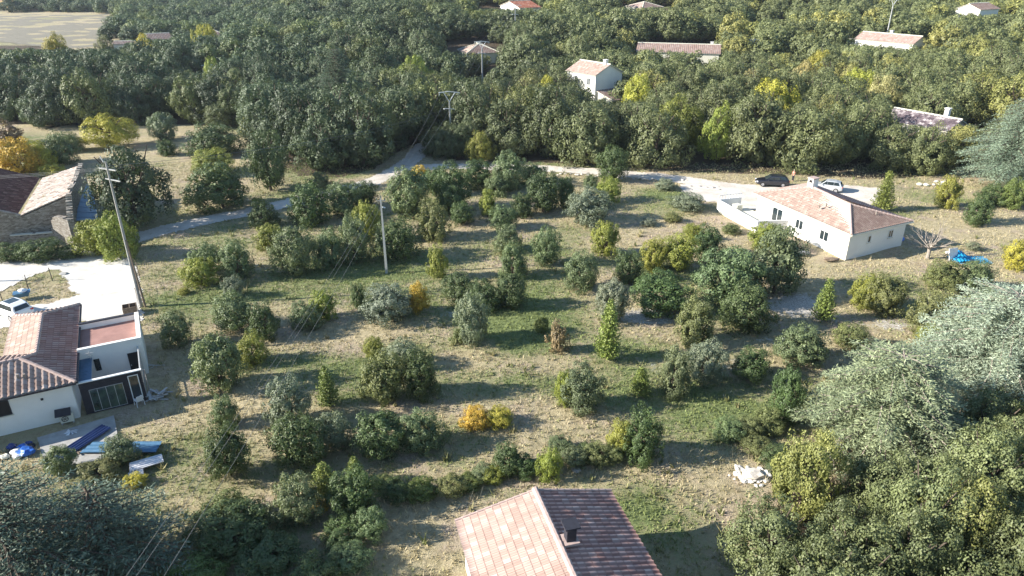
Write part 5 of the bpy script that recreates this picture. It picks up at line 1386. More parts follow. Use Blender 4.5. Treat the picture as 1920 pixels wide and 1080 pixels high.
# walls under the slab roof
MB().prism([W3(dP)[:2], W3(cP)[:2], W3(bP)[:2], W3(aP)[:2]], -.3, 3.05).build('wall', M['stone'], t)
MB().hexa([W3(dP, 3.05), W3(cP, 3.05), W3(cP, 4.85)], [W3(aP, 3.05), W3(bP, 3.05), W3(bP, 4.85)]).build('gable', M['stone'], t)
n_ = Vector((0, 0, .12)); q4 = [Vector(W3(p)) for p in (dP, cP, bP, aP)]
rf = MB(); nu, nv = 14, 20; rg = random.Random(3)
for i in range(nu):
    for j in range(nv):
        f0, f1, g0, g1 = i / nu, (i + 1.08) / nu, j / nv, (j + 1.0) / nv; hh = .06 * (nu - i) / nu * 0 + rg.uniform(.03, .10)
        pp = [q4[0].lerp(q4[1], f).lerp(q4[3].lerp(q4[2], f), g_) for f, g_ in ((f0, g0), (f1, g0), (f1, g1 - .002), (f0, g1 - .002))]
        rf.hexa([p_ - n_ * .2 for p_ in pp], [p_ + Vector((0, 0, hh + (.05 if k_ in (0, 3) else 0))) for k_, p_ in enumerate(pp)])
rf.build('slab_roof', M['slab_roof'], t)
rag_wall(W3(cP), W3(bP), -.3, [(0, 5.1), (1, 5.2)], .5, 22, 8, 'gable_wall', t)
EE = G(145, 462); rag_wall(W3(cP), W3(EE), -.3, [(0, 5.0), (.2, 4.6), (.35, 4.2), (.55, 3.9), (1, 3.2)], .65, 14, 9, 'gable_wall', t)
FF = G(108, 452); rag_wall(W3(EE), W3(FF), -.3, [(0, 3.2), (.6, 3.4), (.85, 2.6), (1, 1.2)], .6, 9, 10, 'front_wall', t)
LL = G(25, 458); rag_wall(W3(FF), W3(LL), -.3, [(0, 1.0), (.5, 1.05), (1, 1.0)], .5, 18, 11, 'yard_wall', t)
cp = MB(); f0 = Vector(W3(FF, 1.12)); f1 = Vector(W3(LL, 1.12)); 
for k in range(16): cp.bar(f0.lerp(f1, k / 16), f0.lerp(f1, (k + .95) / 16), .58, .08)
cp.build('coping_stones', M['render_cream'], t)
# old red roof sloping away from the sun
pa, pd = Vector(W3(aP, 3.3)), Vector(W3(dP, 3.3)); wv = (pa - pd).cross(Vector((0, 0, 1))).normalized() * -5.5 + Vector((0, 0, 2.3)); wv = wv if wv.x < 0 else Vector((-wv.x, -wv.y, wv.z)); r0 = pa + wv; r1 = pd + wv
tile_slope('old_roof', [pd - Vector((.3, .1, 0)), r1, r0, pa - Vector((.3, .1, 0))], M['tile_old'], t, .34, .42)
MB().hexa([pd, r1 * 1.0, (r1.x, r1.y, -.3), (pd.x, pd.y, -.3)], [pd + Vector((.02, .35, 0)), r1 + Vector((0, .35, 0)), (r1.x, r1.y + .35, -.3), (pd.x, pd.y + .35, -.3)]).build('wall', M['stone'], t)
# lean-to of metal sheets
s0, s1, s2, s3 = G(143, 414, 2.5), G(185, 412, 2.3), G(172, 352, 2.3), G(152, 338, 3.1)
mb = MB(); S4 = [Vector(W3(p)) for p in (s0, s1, s2, s3)]
for k in range(16):
    f0, f1 = k / 16, (k + .97) / 16; a0 = S4[0].lerp(S4[3], f0); a1 = S4[1].lerp(S4[2], f0); b0 = S4[0].lerp(S4[3], f1); b1 = S4[1].lerp(S4[2], f1); u = Vector((0, 0, .04 + .03 * (k % 2)))
    mb.hexa([a0, a1, b1, b0], [a0 + u, a1 + u, b1 + u, b0 + u])
mb.build('lean_to_roof', M['blue_steel'], t)
mb = MB(); 
for p_ in (S4[1], S4[2]): mb.tube([(p_.x - .2, p_.y + .2, -.2), (p_.x - .2, p_.y + .2, p_.z - .02)], .09, 6)
mb.build('lean_to_post', M['wood'], t)
tag(t, 'old stone barn with slab roof and crumbling gable wall at the left edge', 'barn')
HOUSE_XY.append((-58, 84, 9))

# ------------------------------------------------------------------ poles, pylons and wires
def wire(label, a, b, sag, offs, r=.011):
    a = Vector(a); b = Vector(b); t = empty('power_lines', a)
    for i, of in enumerate(offs):
        of0, of1 = (of if isinstance(of[0], tuple) else (of, of)); mb = MB(); pts = []
        for k in range(17):
            f = k / 16; pts.append(a.lerp(b, f) + Vector(of0) * (1 - f) + Vector(of1) * f - Vector((0, 0, sag * 4 * f * (1 - f))) - a)
        mb.tube(pts, r, 4, cap=False).build('wire', M['wire'], t)
    tag(t, label, 'power line')
def insul(par, p, s=1):
    MB().tube([p, Vector(p) + Vector((0, 0, .12)), Vector(p) + Vector((0, 0, .25))], [.03, .07, .04], 8).build('insulator', M['glass_green'] if s > 0 else M['steel'], par)

p = G(265, 575); LP = Vector((p.x, p.y, 0)); t = empty('utility_pole', LP)
MB().tube([(0, 0, -.3), (0, 0, 7), (0, 0, 14.0)], [.16, .12, .08], 9).build('pole', M['concrete'], t)
MB().tube([(.45, -.1, -.2), (.1, -.02, 6.8)], [.11, .08], 8).build('stub_pole', M['wood'], t)
MB().bar((-.9, .45, 13.3), (.9, -.35, 13.3), .10).bar((-.55, .3, 12.4), (1.2, -.6, 12.4), .09).build('crossarm', M['steel'], t)
for x_, y_, z_ in ((-.8, .4, 13.36), (0, 0, 14.0), (.8, -.3, 13.36), (-.4, .22, 12.45), (1.1, -.55, 12.45)): insul(t, (x_, y_, z_))
MB().tube([(-.25, .1, 13.9), (-.5, .2, 14.4)], .05, 5).build('arm_tip', M['galv'], t)
tag(t, 'tall leaning-looking utility pole with crossarms between the driveway and the track', 'utility pole')
p = G(725, 512); MP = Vector((p.x, p.y, 0)); t = empty('utility_pole', MP)
MB().hexa([(-.13, -.11, -.3), (.13, -.11, -.3), (.13, .11, -.3), (-.13, .11, -.3)], [(-.07, -.06, 8.2), (.07, -.06, 8.2), (.07, .06, 8.2), (-.07, .06, 8.2)]).build('pole', M['galv'], t)
mb = MB(); [mb.box(-.175 + .0085 * k, -.18 + .004 * k, .8 + .75 * k, -.165 + .0085 * k + .31 - .013 * k, -.128 + .0055 * k, 1.2 + .75 * k) for k in range(0)]
MB().bar((-.45, 0, 7.9), (.45, .1, 7.9), .07).build('crossarm', M['galv'], t)
for x_ in (-.4, 0, .4): insul(t, (x_, .0, 7.95 if x_ else 8.2))
MB().tube([(.1, .1, 7.2), (.35, .2, 7.1)], .07, 6).build('junction_box', M['white_plastic'], t)
tag(t, 'pale slender concrete utility pole in the middle left of the plot', 'utility pole')
def pylon(label, x, y, h, lower=True, w=1.75, yaw=.25):
    z = th(x, y); t = empty('pylon', (x, y, z), yaw)
    MB().hexa([(-.18, -.15, -.5), (.18, -.15, -.5), (.18, .15, -.5), (-.18, .15, -.5)], [(-.10, -.09, h - 1.5), (.10, -.09, h - 1.5), (.10, .09, h - 1.5), (-.10, .09, h - 1.5)]).build('pole', M['galv'], t)
    mb = MB().bar((0, 0, h - 1.55), (-.95, 0, h), .11).bar((0, 0, h - 1.55), (.95, 0, h - .1), .11).bar((-w, 0, h), (0, 0, h + .12), .11).bar((0, 0, h + .12), (w, 0, h - .15), .11)
    mb.build('y_arm', M['frame_white'], t)
    for x_ in (-w + .1, 0, w - .1): MB().tube([(x_, 0, h - .05), (x_, 0, h - .45)], [.04, .07], 6).build('insulator', M['steel'], t)
    if lower: MB().bar((-1.0, 0, h - 2.6), (1.0, 0, h - 2.8), .10).bar((-1.0, 0, h - 2.6), (-1.0, -.5, h - 2.7), .06).build('crossarm', M['frame_white'], t)
    tag(t, label, 'pylon'); return Vector((x, y, z + h))
PY1 = pylon('nearest white crossarm pylon at the end of the track, rising from the wood', G(842, 173, 9.75).x, 120.0, 9.75 - th(-11, 120))
q = G(903, 80, 11.0); PY2 = pylon('second crossarm pylon in the wood in front of the hip-roofed house', q.x, 184.0, 11.0 - th(q.x, 184.0) + .1, w=1.9)
q = G(966, 6, 17.0); PY3 = pylon('farthest crossarm pylon below the red-tiled house', q.x, 232.0, 16.8 - th(q.x, 232.0), w=1.9)
xr = (1677 - 960) / FPX * (226 * math.cos(PITCH) + 11.4 * math.sin(PITCH)); PY4 = pylon('tall white Y-armed pylon behind the long house on the right hillside', xr, 226.0, 18.6 - th(xr, 226.0), lower=False, w=1.6)
E_ = G(250, 1110, 8.0); E2 = G(1200, -160, 22)
o3 = [(-.9, 0, -.1), (0, 0, 0), (.9, 0, -.15)]; o3b = [(-.4, 0, -.1), (0, 0, .05), (.4, 0, -.1)]
wire('three slack wires from the nearest pylon to the tall left pole', LP + Vector((0, 0, 13.6)), PY1 - Vector((0, 0, 2.7)), 1.2, o3)
wire('wires from the nearest pylon to the middle pole', MP + Vector((0, 0, 8.1)), PY1 - Vector((0, 0, .2)), .8, [((-.4, 0, 0), (-1.6, 0, 0)), ((0, 0, .1), (0, 0, .1)), ((.4, 0, 0), (1.6, 0, 0))])
wire('wires crossing the lower left of the plot from the middle pole', E_, MP + Vector((0, 0, 8.1)), .5, [((-.7, 0, 0), (-.4, 0, 0)), ((-.3, 0, 0), (0, 0, .1)), ((.8, 0, 0), (.4, 0, 0))], r=.009)
wire('wires between the nearest and the second pylon', PY1, PY2, 1.5, [(-1.6, 0, -.4), (0, 0, -.3), (1.6, 0, -.4)])
wire('wires between the second and the farthest pylon', PY2, PY3, 1.5, [(-1.6, 0, -.4), (0, 0, -.3), (1.6, 0, -.4)], r=.02)
L0 = Vector((-75, 63, 12.5)); wire('wires leaving the tall left pole over the barn roof', L0, LP + Vector((0, 0, 13.4)), 1.0, [(0, -.5, 0), (0, 0, 0), (0, .5, 0)])
LPB = empty('utility_pole', (E_.x, E_.y, 0)); MB().tube([(0, 0, -.3), (0, 0, 8.1)], [.17, .11], 8).build('pole', M['wood'], LPB); MB().bar((-.9, 0, 8.05), (.9, 0, 8.05), .09).build('crossarm', M['steel'], LPB)
tag(LPB, 'wooden pole below the bottom edge that carries the lower left wires', 'utility pole')
p2 = empty('utility_pole', (L0.x, L0.y, 0)); MB().tube([(0, 0, -.3), (0, 0, 12.6)], [.19, .12], 8).build('pole', M['wood'], p2); MB().bar((0, -.7, 12.5), (0, .7, 12.5), .09).build('crossarm', M['steel'], p2)
tag(p2, 'wooden pole beyond the left edge that carries the wires over the barn', 'utility pole')

# ------------------------------------------------------------------ cars
def car(label, x, y, yaw, paint, z=.03, L=4.6, Wd=1.85, Hh=1.55, roofglass=False, name='parked_car'):
    t = empty(name, (x, y, z), yaw); h = L / 2; w = Wd / 2
    body = MB(); secs = []
    for fx, zb, zt, k in ((-1, .45, .80, .80), (-.96, .32, .98, .93), (-.80, .24, 1.02, 1), (-.55, .22, 1.0, 1), (0, .22, .98, 1), (.40, .22, .97, 1), (.62, .24, .92, .99), (.86, .28, .82, .95), (.97, .34, .70, .86), (1, .42, .62, .76)):
        X_ = fx * h; ww = w * k
        half = [(ww * .82, zb), (ww * .97, zb + .10), (ww, (zb + zt) / 2), (ww * .97, zt - .10), (ww * .86, zt)]
        secs.append([(X_, a, b) for a, b in half] + [(X_, -a, b) for a, b in half[::-1]])
    body.loft(secs)
    cs = []
    for fx, zt, k in ((-.93, 1.0, .78), (-.80, Hh - .12, .72), (-.55, Hh - .01, .74), (-.1, Hh, .75), (.12, Hh - .05, .73), (.44, .98, .78)):
        X_ = fx * h; cs.append([(X_, w * .90, .90), (X_, w * k, zt - .04), (X_, w * k * .86, zt), (X_, -w * k * .86, zt), (X_, -w * k, zt - .04), (X_, -w * .90, .90)])
    body.loft(cs)
    b = body.build('body', M[paint], t, sm=False)
    bv = b.modifiers.new('bevel', 'BEVEL'); bv.width = .03; bv.segments = 2; bv.limit_method = 'ANGLE'
    zt = Hh - .10
    for s_ in (-1, 1):
        y0 = lambda zz: s_ * (w * .90 - (w * .90 - w * .735) * (zz - .90) / (Hh - .04 - .90) + .022)
        for x0, x1, x2, x3 in ((-.78, -.42, -.42, -.68), (-.40, -.02, -.02, -.40), (.0, .34, .10, .0)):
            pts = [(x0 * h, y0(1.03), 1.03), (x1 * h, y0(1.03), 1.03), (x2 * h, y0(zt), zt), (x3 * h, y0(zt), zt)]
            MB().hexa(pts, [(a, c - s_ * .03, d) for a, c, d in pts]).build('side_window', M['glass'], t)
    def gl(x0, z0_, x1, z1, k0, k1, nm):
        dx, dz = x1 - x0, z1 - z0_; n = Vector((dz, 0, -dx)).normalized() * .02
        if n.z < 0: n = -n
        pts = [Vector((x0, -w * k0, z0_)), Vector((x0, w * k0, z0_)), Vector((x1, w * k1, z1)), Vector((x1, -w * k1, z1))]
        MB().hexa([p_ - n * .5 for p_ in pts], [p_ + n for p_ in pts]).build(nm, M['glass'], t)
    gl(.425 * h, 1.0, .135 * h, Hh - .07, .76, .62, 'windscreen'); gl(-.915 * h, 1.04, -.81 * h, Hh - .16, .70, .60, 'rear_window')
    if roofglass: MB().box(-.45 * h, -w * .52, Hh - .003, .02 * h, w * .52, Hh + .012).build('sunroof', M['glass'], t)
    for s_ in (-1, 1):
        for x_ in (-.60 * h, .62 * h):
            wh = MB().tube([(x_, s_ * (w - .20), .33), (x_, s_ * (w + .01), .33)], .33, 16).build('wheel', M['tyre'], t)
            MB().tube([(x_, s_ * (w + .012), .33), (x_, s_ * (w + .025), .33)], .21, 12).build('rim', M['rim'], wh)
        MB().box(.90 * h, s_ * w * .72 - .17, .60, .985 * h, s_ * w * .72 + .17, .76).build('headlight', M['lamp_white'], t, bevel=.03)
        MB().box(-1.0 * h, s_ * w * .74 - .14, .74, -.95 * h, s_ * w * .74 + .14, .92).build('tail_light', M['lamp_red'], t, bevel=.02)
        MB().box(.30 * h, s_ * (w + .09) - .09, .98, .36 * h, s_ * (w + .09) + .09, 1.10).build('mirror', M[paint], t, bevel=.02)
    MB().box(.985 * h, -.26, .40, 1.01 * h, .26, .52).build('number_plate', M['white_plastic'], t)
    tag(t, label, 'car'); return t
a = G(1432, 350); b = G(1468, 351.5); c = (a + b) / 2
car('black estate car parked beside the wood behind the bungalow', c.x, c.y + .8, math.atan2(a.y - b.y, a.x - b.x), 'paint_black')
q = G(1548, 356); car('pale silver car parked half hidden behind the bungalow roof', q.x, q.y - .3, R(152), 'paint_silver', L=4.1, Wd=1.75)
q = G(12, 600); car('white car with dark glass roof beside the left house', q.x, q.y + 1.0, R(152), 'paint_white', roofglass=True, L=4.3)

# ------------------------------------------------------------------ the person by the black car
def skinned(name, joints, edges, mat, parent, sub=2):
    me = bpy.data.meshes.new(name); me.from_pydata([j[0] for j in joints], edges, []); me.update()
    o = link(bpy.data.objects.new(name, me), parent); md = o.modifiers.new('skin', 'SKIN'); md.use_smooth_shade = True
    if not me.skin_vertices:
        a_ = me.attributes
    for i, j in enumerate(joints):
        sv = me.skin_vertices[0].data[i]; sv.radius = (j[1], j[1] * (j[2] if len(j) > 2 else 1)); sv.use_root = (i == 0)
    s_ = o.modifiers.new('sub', 'SUBSURF'); s_.levels = sub; s_.render_levels = sub
    me.materials.append(mat); return o
q = G(1486, 339.5); pt_ = empty('person', (q.x, q.y, th(q.x, q.y) + .0), R(200))
J = [((0, 0, .95), .13, .8), ((0, 0, 1.15), .115, .8), ((0, 0, 1.38), .135, .7), ((0, 0, 1.50), .055), ((.01, 0, 1.60), .085, 1.0), ((.01, 0, 1.70), .075, 1.0),
     ((0, .19, 1.42), .05), ((.02, .25, 1.16), .04), ((.16, .20, .98), .032), ((0, -.19, 1.42), .05), ((.02, -.26, 1.16), .04), ((.14, -.22, .97), .032),
     ((0, .09, .88), .085), ((.02, .11, .50), .06), ((0, .12, .09), .042), ((.12, .13, .04), .035), ((0, -.09, .88), .085), ((-.02, -.11, .50), .06), ((-.04, -.12, .09), .042), ((.08, -.13, .04), .035)]
Eg = [(0, 1), (1, 2), (2, 3), (3, 4), (4, 5), (2, 6), (6, 7), (7, 8), (2, 9), (9, 10), (10, 11), (0, 12), (12, 13), (13, 14), (14, 15), (0, 16), (16, 17), (17, 18), (18, 19)]
try:
    fing = []; FE = []
    JJ = list(J); EE_ = list(Eg)
    for hand, base in ((8, 1), (11, -1)):
        hp = Vector(J[hand][0])
        for k, (ln, off) in enumerate(((.075, -.03), (.085, -.01), (.08, .01), (.062, .03), (.055, .045))):
            JJ.append(((hp.x + .05 + ln * .5, hp.y + off * base, hp.z - .02 - ln * .4 + (.02 if k == 4 else 0)), .009)); EE_.append((hand, len(JJ) - 1))
    skinned('body', JJ, EE_, M['skin'], pt_)
    sh = [((0, 0, .98), .145, .85), ((0, 0, 1.15), .135, .85), ((0, 0, 1.39), .155, .72), ((0, 0, 1.46), .08), ((0, .20, 1.42), .075), ((.015, .24, 1.27), .065), ((0, -.20, 1.42), .075), ((.015, -.245, 1.27), .065)]
    skinned('shirt', sh, [(0, 1), (1, 2), (2, 3), (2, 4), (4, 5), (2, 6), (6, 7)], M['cloth_coral'], pt_)
    tr = [((0, 0, .97), .145, .85), ((0, .09, .86), .105), ((.02, .11, .50), .08), ((0, .12, .12), .062), ((0, -.09, .86), .105), ((-.02, -.11, .50), .08), ((-.04, -.12, .12), .062)]
    skinned('trousers', tr, [(0, 1), (1, 2), (2, 3), (0, 4), (4, 5), (5, 6)], M['cloth_dark'], pt_)
    hr = MB(); secs = []
    for zf in (1.62, 1.70, 1.76, 1.795, 1.80):
        r_ = .105 * math.sqrt(max(.03, 1 - ((zf - 1.66) / .145) ** 2)); secs.append([(-.015 + r_ * math.cos(k * .6283), r_ * .95 * math.sin(k * .6283), zf) for k in range(10)])
    hr.loft(secs).build('hair', M['hair'], pt_, sm=True)
    hd = MB().hexa([(.085, -.015, 1.625), (.085, .015, 1.625), (.11, .008, 1.635), (.11, -.008, 1.635)], [(.085, -.008, 1.68), (.085, .008, 1.68), (.09, .004, 1.675), (.09, -.004, 1.675)]).build('nose', M['skin'], pt_)
except Exception as ex:
    print('PERSON', ex)
tag(pt_, 'person in a coral top and dark trousers standing behind the black car', 'person')

# ------------------------------------------------------------------ garden things right of the bungalow
q = G(1738, 486); t = empty('bare_tree', (q.x, q.y, th(q.x, q.y))); mb = MB(); rg = random.Random(12)
mb.tube([(0, 0, -.2), (.03, 0, .6), (0, .05, 1.25)], [.24, .19, .20], 9)
def br(p_, d_, L_, r_, lev):
    e_ = p_ + d_ * L_; m_ = p_ + d_ * L_ * .5 + Vector((rg.uniform(-1, 1), rg.uniform(-1, 1), rg.uniform(0, 1))) * L_ * .08
    mb.tube([p_, m_, e_], [r_, r_ * .75, r_ * .45], 5)
    if lev > 0:
        for _ in range(3):
            nd = (d_ + Vector((rg.uniform(-1, 1), rg.uniform(-1, 1), rg.uniform(-.2, .6))) * .55).normalized(); br(p_.lerp(e_, rg.uniform(.45, 1)), nd, L_ * rg.uniform(.5, .75), r_ * .5, lev - 1)
for k in range(13):
    a_ = k * .483 + rg.uniform(-.2, .2); el = rg.uniform(.3, 1.2); br(Vector((0, .05, 1.15)), Vector((math.cos(a_) * math.cos(el), math.sin(a_) * math.cos(el), math.sin(el))), rg.uniform(1.3, 1.9), .065, 2)
mb.build('branches', M['pale_bark'], t); tag(t, 'pollarded leafless pale tree at the right corner of the bungalow', 'tree')
# dead grey branches below the big cedar
q = G(1562, 880); t = empty('dead_branches', (q.x, q.y, 0)); mb = MB()
for k in range(46):
    a_ = rg.uniform(-.9, 3.9); L_ = rg.uniform(.8, 2.0); bx_ = rg.uniform(-.7, .7)
    mb.tube([(bx_ * .3, 0, 2.3), (bx_ * .7 + math.cos(a_) * .4, -abs(math.sin(a_)) * .4, 1.5), (bx_ + math.cos(a_) * .75, -abs(math.sin(a_)) * .9, rg.uniform(.2, .9))], [.03, .022, .008], 4)
mb.tube([(0, .2, -.2), (0, .1, 2.4)], [.12, .06], 6)
mb.build('branches', M['pale_bark'], t); tag(t, 'hanging dead pale branches at the foot of the big pale cedar', 'branches')
# leaning snag in the cedar corner
q = G(232, 1030); t = empty('tree_stump', (q.x, q.y, 0)); MB().tube([(0, 0, -.2), (.15, .3, 1.2), (.55, 1.0, 2.6)], [.16, .12, .05], 7).build('snag', M['bark'], t); tag(t, 'leaning dark broken trunk in the dry grass beside the corner cedar', 'trunk')
# blue pool sheet, white panel, tarp behind the bungalow
q = G(1818, 488); t = empty('pool_cover', (q.x, q.y, .0)); V_ = []; nx_, ny_ = 40, 14
g_ = [[(-1.9 + 3.8 * i / nx_, -.9 + 1.8 * j / ny_, .06 + (.75 * math.exp(-((i - 10) / 9) ** 2) * (.3 + .7 * j / ny_)) + .09 * math.sin(i * 1.9 + .4 * math.sin(j)) ) for i in range(nx_ + 1)] for j in range(ny_ + 1)]
mb = MB(); mb.v = [p_ for row in g_ for p_ in row]; mb.f = [(j * (nx_ + 1) + i, j * (nx_ + 1) + i + 1, (j + 1) * (nx_ + 1) + i + 1, (j + 1) * (nx_ + 1) + i) for j in range(ny_) for i in range(nx_)]
ob = mb.build('cover', M['cyan_plastic'], t, sm=True); sm_ = ob.modifiers.new('solid', 'SOLIDIFY'); sm_.thickness = .03
mb = MB(); [mb.tube([(-1.95, -.95, .02), (-1.95, .95, .02), (1.95, .95, .02), (1.95, -.95, .02), (-1.95, -.95, .02)], .07, 6)]; mb.build('rim_tube', M['cyan_plastic'], t)
tag(t, 'crumpled bright blue pool cover on the grass right of the bungalow', 'pool cover')
q = G(1788, 488); t = empty('leaning_board', (q.x, q.y, 0), .35)
MB().hexa([(-.62, 0, 0), (.62, 0, 0), (.62, .06, 0), (-.62, .06, 0)], [(-.66, .35, 1.35), (.60, .35, 1.25), (.60, .41, 1.25), (-.66, .41, 1.35)]).build('panel', M['white_plastic'], t)
MB().bar((-.4, .38, 1.1), (-.4, 1.0, 0), .05).bar((.4, .38, 1.1), (.4, 1.0, 0), .05).build('prop', M['wood'], t)
tag(t, 'leaning white panel between the bare tree and the blue pool cover', 'panel')
q = rect(MH, MHY, 10.4, 2.6); 
for i, (dx, dy, s_, mt, lab) in enumerate([(0, 0, .9, 'navy_tarp', 'dark blue tarpaulin heap against the far wall of the bungalow'), (.9, -.5, .55, 'blue_plastic', 'brighter blue plastic beside the tarpaulin heap behind the bungalow')]):
    me = lump(s_, s_ * 1.2, s_ * .9, 120 + i); me.materials.append(M[mt]); ob = link(bpy.data.objects.new('tarpaulin', me)); ob.location = (q[0] + dx, q[1] + dy, 0); tag(ob, lab, 'tarpaulin')
q = G(1750, 462); t = me = lump(.5, .3, .25, 130); me.materials.append(M['white_panel']); ob = link(bpy.data.objects.new('plastic_bag', me)); ob.location = (q.x + .6, q.y - 2.2, 0); tag(ob, 'pale crumpled bag by the pollarded tree', 'bag')
# heap by the bungalow front
q = G(1500, 478); me = lump(1.0, .45, .5, 131); me.materials.append(M['concrete']); ob = link(bpy.data.objects.new('rubble_heap', me)); ob.location = (q.x, q.y, 0); tag(ob, 'grey rubble heap at the foot of the bungalow front wall', 'rubble')
q = G(1558, 488); me = lump(.9, .4, .35, 132); me.materials.append(M['wood']); ob = link(bpy.data.objects.new('log_heap', me)); ob.location = (q.x, q.y - .1, 0); tag(ob, 'brown heap under the last bungalow window', 'heap')
q = G(1405, 440); t = empty('black_bucket', (q.x, q.y, 0)); MB().tube([(0, 0, 0), (0, 0, .35)], [.15, .19], 10).build('bucket', M['dark'], t); MB().tube([(-.19, 0, .35), (0, 0, .5), (.19, 0, .35)], .012, 4).build('handle', M['steel'], t); tag(t, 'small black bucket at the foot of the terrace wall', 'bucket')
# rocks
def rock(q, s_, seed, lab, mat='gravel_white', grp=None, name='rock'):
    me = lump(s_, s_ * random.uniform(.6, 1), s_ * .7, seed); me.materials.append(M[mat]); ob = link(bpy.data.objects.new(name, me)); ob.location = (q[0], q[1], th(q[0], q[1]) - .02); ob.rotation_euler = (0, 0, random.uniform(0, 6)); tag(ob, lab, 'rock', grp); return ob
q = G(1412, 892); me = lump(.75, .5, .32, 140); me.materials.append(M['gravel_yard']); ob = link(bpy.data.objects.new('rubble_heap', me)); ob.location = (q.x, q.y, 0); tag(ob, 'bright white heap of stones near the dead branches', 'rubble')
for i in range(90):
    rock((q.x + random.gauss(0, .55), q.y + random.gauss(0, .38)), random.uniform(.10, .26), 150 + i % 12, 'loose white stone on and around the bright white heap', grp='stones of the white heap', name='stone')
for i, (px_, py_) in enumerate([(1062 + 18, 884)]):
    rock(G(px_, py_), .35, 200 + i, 'pale boulder in the shade of the hedge above the foreground roof', 'concrete')
for i in range(40):
    f = i / 40; px_ = 1045 + 250 * f; rock(G(px_ + random.uniform(-5, 5), 327 + 12 * f + random.uniform(-2, 2)), random.uniform(.15, .38), 220 + i % 9, 'small pale stone in the row below the gravel track', 'gravel_track', 'stones along the track edge', 'stone')
for i in range(8): rock(G(1290 + random.uniform(0, 60), 352 + random.uniform(-3, 6)), random.uniform(.15, .3), 240 + i % 5, 'pale boulder near the start of the bungalow yard', 'concrete', 'boulders of the yard edge', 'stone')
for i in range(10): rock(G(1715 + random.uniform(0, 60), 345 + random.uniform(-3, 4)), random.uniform(.25, .5), 250 + i % 5, 'pale stone block under the wood right of the bungalow', 'render_cream', 'stone blocks under the wood', 'stone')

# ------------------------------------------------------------------ the wood itself
TREES = scatter()
TREES.sort(key=lambda q: -q[8])
near_t = TREES[:285]; far_t = TREES[285:]
print('trees', len(TREES))
NG = 'foreground oaks of the lower right wood'
NL = [0]
NPL = ['against the big pale cedar', 'below the bluish cedar', 'in the middle', 'next to the white stone heap', 'nearest the foreground roof shadow', 'at the right edge', 'at the bottom edge']
def near_label(px, py, x, y, a, h):
    w = NPL[6] if py > 1180 else NPL[5] if px > 1880 else NPL[0] if py < 960 and px < 1700 else NPL[1] if py < 960 else NPL[3] if px < 1500 and py < 1010 else NPL[4] if px < 1540 else NPL[2]
    return '%s %s oak %s of the lower right wood' % ('broad' if a > 2.5 else 'medium' if a > 2.2 else 'narrow', 'tall' if h > 5.5 else 'mid-height' if h > 4.8 else 'low', w)
for x, y, z, a, h, px, py, near, pw in near_t:
    c = forest_col(x, y, px, near)
    if near: lab = near_label(px, py, x, y, a, h)
    else:
        lab = wood_label(px, py, a, h, c)
    place_tree(x, y, a, h, 'F', lab, group='oaks of the wood' if not near else NG, col=c, me=OAKN[int(x * 7 + y * 3) % 4] if near else None, lof=.04)

# the rest of the wood is one mass of small crowns
if far_t:
    src = bpy.data.collections.new('crown_kinds')
    for i, me in enumerate(OAKF): src.objects.link(bpy.data.objects.new('crown_kind_%d' % i, me))
    P = np.array([(q[0], q[1], q[2] + q[4] * .12) for q in far_t], np.float32); me = bpy.data.meshes.new('distant_wood'); me.vertices.add(len(P)); me.vertices.foreach_set('co', P.ravel())
    def at(nm, ty, arr, key='value'):
        a_ = me.attributes.new(nm, ty, 'POINT'); a_.data.foreach_set(key, np.asarray(arr, np.int32 if ty == 'INT' else np.float32).ravel())
    at('kindno', 'INT', [i % 5 for i in range(len(P))]); at('turn', 'FLOAT_VECTOR', [(0, 0, random.uniform(0, 6.28)) for _ in P], 'vector')
    at('size', 'FLOAT_VECTOR', [(q[3], q[3], q[4] * .88 / 1.6) for q in far_t], 'vector')
    at('tint', 'FLOAT_COLOR', [(*forest_col(q[0], q[1], q[5], False), 1) for q in far_t], 'color')
    ob = link(bpy.data.objects.new('distant_wood', me)); tag(ob, 'evergreen wood stretching to the top of the picture behind the nearer trees', 'wood', kind='stuff')
    ng = bpy.data.node_groups.new('crowns', 'GeometryNodeTree')
    ng.interface.new_socket('Geometry', in_out='INPUT', socket_type='NodeSocketGeometry'); ng.interface.new_socket('Geometry', in_out='OUTPUT', socket_type='NodeSocketGeometry')
    n = ng.nodes; l = ng.links; gi = n.new('NodeGroupInput'); gout = n.new('NodeGroupOutput'); iop = n.new('GeometryNodeInstanceOnPoints')
    ci = n.new('GeometryNodeCollectionInfo'); ci.inputs[0].default_value = src; ci.inputs['Separate Children'].default_value = True; ci.inputs['Reset Children'].default_value = True
    def na(nm, ty):
        q_ = n.new('GeometryNodeInputNamedAttribute'); q_.data_type = ty; q_.inputs[0].default_value = nm; return q_.outputs[0]
    l.new(gi.outputs[0], iop.inputs['Points']); l.new(ci.outputs[0], iop.inputs['Instance']); iop.inputs['Pick Instance'].default_value = True
    l.new(na('kindno', 'INT'), iop.inputs['Instance Index']); l.new(na('turn', 'FLOAT_VECTOR'), iop.inputs['Rotation']); l.new(na('size', 'FLOAT_VECTOR'), iop.inputs['Scale'])
    l.new(iop.outputs[0], gout.inputs[0]); md = ob.modifiers.new('crowns', 'NODES'); md.node_group = ng

